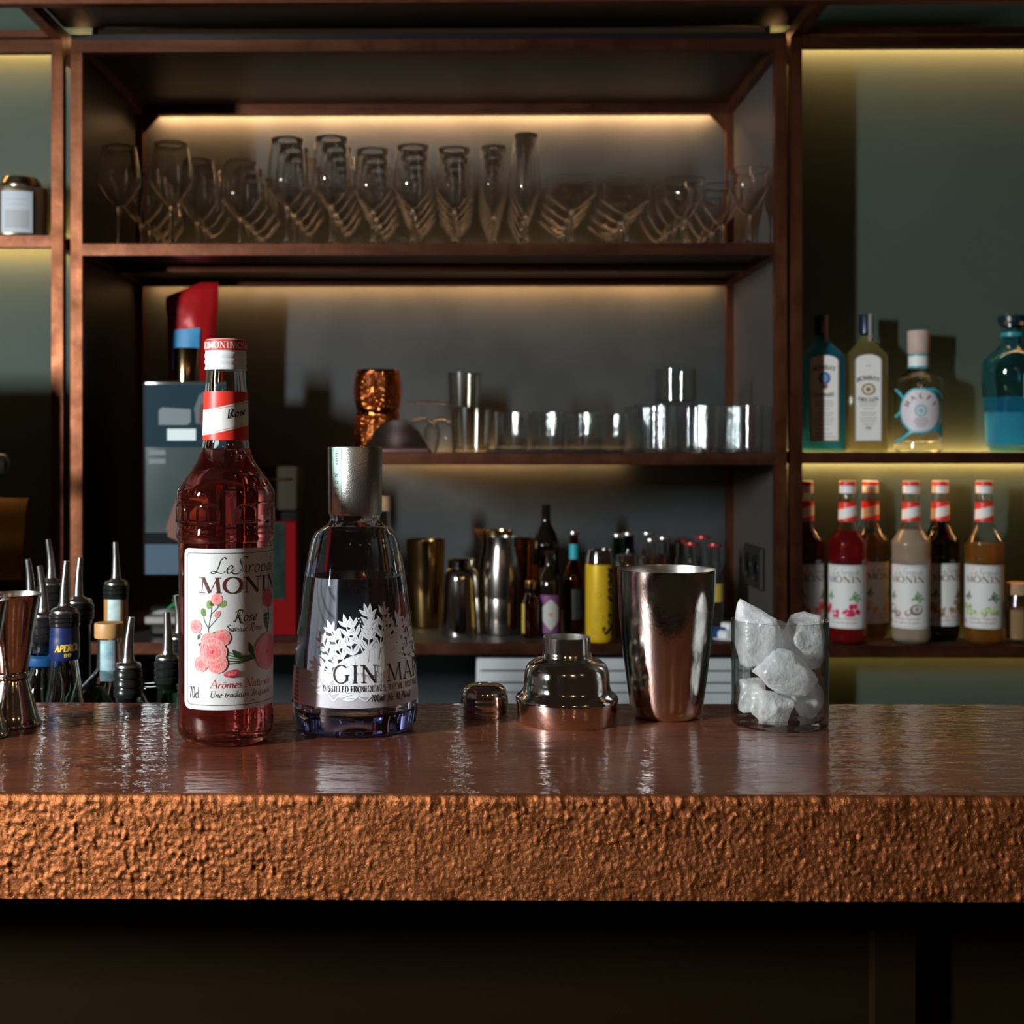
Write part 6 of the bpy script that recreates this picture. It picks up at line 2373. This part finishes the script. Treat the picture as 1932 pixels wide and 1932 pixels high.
for pth in (pts, smooth_pts([(-rb * 1.3, q - .010), (-rb * 1.0, q - .008), (-rb * .8, q - .001)]), smooth_pts([(-rb * 1.3, q - .058), (-rb * .7, q - .050), (-rb * .2, q - .034)]), smooth_pts([(rb * .1, q + .034), (rb * .7, q + .038), (rb * 1.2, q + .024)])):
    poly_mesh(b, line_poly(pth, .0055), cyl_map(rb, 0, 0, .0005), 1)
poly_mesh(b, split_long([[(rb * .45, q - .030), (rb * 1.2, q - .022), (rb * 1.2, q - .050)]], .003), cyl_map(rb, 0, 0, .0005), 1)
b.build('label', [mat('pinkish_paper', (.66, .60, .62), 0, .5), TQ, mat('grey_turquoise', (.22, .45, .50), 0, .5), INK], t, smooth=0)

# large turquoise bottle at the right edge
Yb = 2.42
l = at(1910, HY, Yb)
H = zpx(597, Yb) - ZR3
t = thing('gin_bottle', 'large round turquoise bottle half filled, cut by the right edge of the picture', 'bottle', (l.x, Yb, ZR3), face_cam(l))
rb, rn = pxr(112, Yb), pxr(40, Yb)
rt = rb * .84
prof = [(0, .006), (rt * .85, 0), (rt * .9, .004), (rb * .97, H * .50), (rb, H * .58), (rb * .97, H * .66), (rb * .80, H * .715), (rb * .55, H * .75), (rn * 1.05, H * .79), (rn, H * .83), (rn, H - .016)]
b = MB()
glass_shell(b, prof, .003, .012, 56)
b.build('glass_body', GLASS_TEAL, t, smooth=60)
MB().lathe(liquid_prof(prof, .003, .012, H * .40), 48).build('liquid', liquid_mat('turquoise_spirit', (.08, .60, .92), 8, .42), t, smooth=60)
MB().lathe([(rn * .9, H - .02), (rn * 1.1, H - .016), (rn * 1.28, H - .012), (rn * 1.3, H - .003), (rn * 1.2, H), (0, H)], 36).build('stopper', mat('dark_teal_cap', (.004, .02, .028), 0, .3), t)
b = MB()
b.lathe([(rn * 1.04, H * .845), (rn * 1.04, H * .875)], 36)
b.build('neck_label', mat('teal_band', (.03, .25, .28), 0, .4), t)
b = MB()
cyl_patch(b, rb, .35, 1.2, H * .38, H * .56, n=12, lift=.0012)
b.build('label', mat('faded_label', (.45, .45, .43), 0, .5), t)

# syrup bottles on the lower right shelf
def fruit_art(kind):
    P_, = [],
    cols_ = {'rasp': ((.50, .012, .05), (.62, .03, .10), (.10, .26, .06)), 'straw': ((.62, .04, .03), (.80, .16, .10), (.10, .22, .06)),
             'coco': ((.12, .06, .04), (.80, .78, .74), (.10, .24, .08)), 'lime': ((.30, .42, .12), (.55, .62, .35), (.06, .14, .05)), 'nut': ((.30, .16, .08), (.45, .30, .18), (.12, .08, .05)),
             'peach': ((.55, .30, .08), (.70, .48, .18), (.10, .22, .06))}[kind]
    ms = [mat('%s_ink_%d' % (kind, i), c, 0, .5) for i, c in enumerate(cols_)]
    rn_ = random.Random(hash(kind) % 97 if False else len(kind) * 7 + ord(kind[0]))
    it = []
    for cx, cy, s_ in ((-.036, .036, 1.0), (.018, .036, 1.15), (-.020, .028, .7), (.002, .030, .6)):
        if kind in ('rasp', 'straw', 'lime', 'nut', 'peach'):
            for k in range(9):
                it.append((blob(cx + rn_.uniform(-.009, .009) * s_, cy + rn_.uniform(-.008, .009) * s_, .0050 * s_, .0045 * s_, rn_.random(), 9), k % 2))
        else:
            it.append((blob(cx, cy, .011 * s_, .009 * s_, .2, 16), 0))
            it.append((blob(cx + .001, cy + .001, .008 * s_, .0065 * s_, .2, 16), 1))
            it.append((blob(cx + .001, cy + .001, .004 * s_, .003 * s_, .2, 12), 0 if s_ > 1 else 1))
    for cx, cy in ((-.034, .060), (-.030, .063), (.016, .058), (.022, .064), (.026, .056)):
        for k in range(3):
            it.append((leaf(cx, cy, .009, .0045, 2 * PI * k / 3 + cx * 90), 2))
    return (ms, it)


LIQ = {'dark_red': liquid_mat('dark_red_syrup', (.25, .01, .015), 60, .25), 'red': liquid_mat('raspberry_syrup', (.85, .02, .04), 35, .25), 'amber': liquid_mat('amber_syrup', (.90, .48, .10), 22, .3),
       'cream': liquid_mat('coconut_syrup', (.86, .72, .55), 40, .97), 'black': liquid_mat('black_syrup', (.03, .012, .006), 160, .3), 'gold': liquid_mat('golden_syrup', (.92, .44, .06), 24, .28)}
SYRUPS = [
    (1519, 2.42, 'dark_red', 'straw', 'dark syrup bottle partly behind the copper post, strawberries on its label', R(38), .245),
    (1599, 2.395, 'red', 'rasp', 'deep red syrup bottle with raspberries on its label', R(-8), .215),
    (1642, 2.47, 'amber', 'peach', 'amber syrup bottle standing behind the deep red one', R(48), .205),
    (1719, 2.395, 'cream', 'coco', 'cloudy cream syrup bottle with coconuts on its label', R(-12), .217),
    (1774, 2.435, 'black', 'nut', 'black syrup bottle between the cream and the golden ones', R(35), .240),
    (1857, 2.395, 'gold', 'lime', 'golden syrup bottle with green fruit on its label', R(-2), .190)]
for px_, Ys, lq, art, lab, rt_, lvl in SYRUPS:
    l = at(px_, HY, Ys)
    Htop = zpx(907, Ys) - ZR4
    sc = Htop / .3113
    l.z = ZR4
    b_ = syrup_bottle('syrup_bottle', lab, l, LIQ[lq], fruit_art(art), None, None, rt_, level=lvl, group='syrup bottles on the lower right shelf', neck_word=None, neck_rot=R(15), sc=sc)
    b_.scale = (sc * .97, sc * .97, sc)
# jar of brown sugar at the right edge
l = at(1921, HY, 2.40)
H = zpx(1098, 2.40) - ZR4
t = thing('sugar_jar', 'small jar of brown sugar at the right end of the lower shelf', 'jar', (l.x, 2.40, ZR4), 0)
rr = pxr(46, 2.40)
MB().lathe([(0, .003), (rr * .95, 0), (rr, .004), (rr, H * .66), (rr * .86, H * .75), (rr * .84, H * .84), (rr * .80, H * .84), (rr * .82, H * .75), (rr * .95, H * .65), (rr * .95, .006), (0, .006)], 36).build('glass_body', GLASS_TUMBLER, t)
MB().lathe([(0, .007), (rr * .94, .0065), (rr * .94, H * .55), (rr * .5, H * .57), (0, H * .56)], 36).build('sugar', mat('brown_sugar', (.30, .17, .08), 0, .8, bump=(500, .8, 3)), t)
MB().lathe([(rr * .83, H * .80), (rr * .90, H * .80), (rr * .90, H * .99), (rr * .85, H), (0, H)], 36).build('cork_lid', CORK, t)
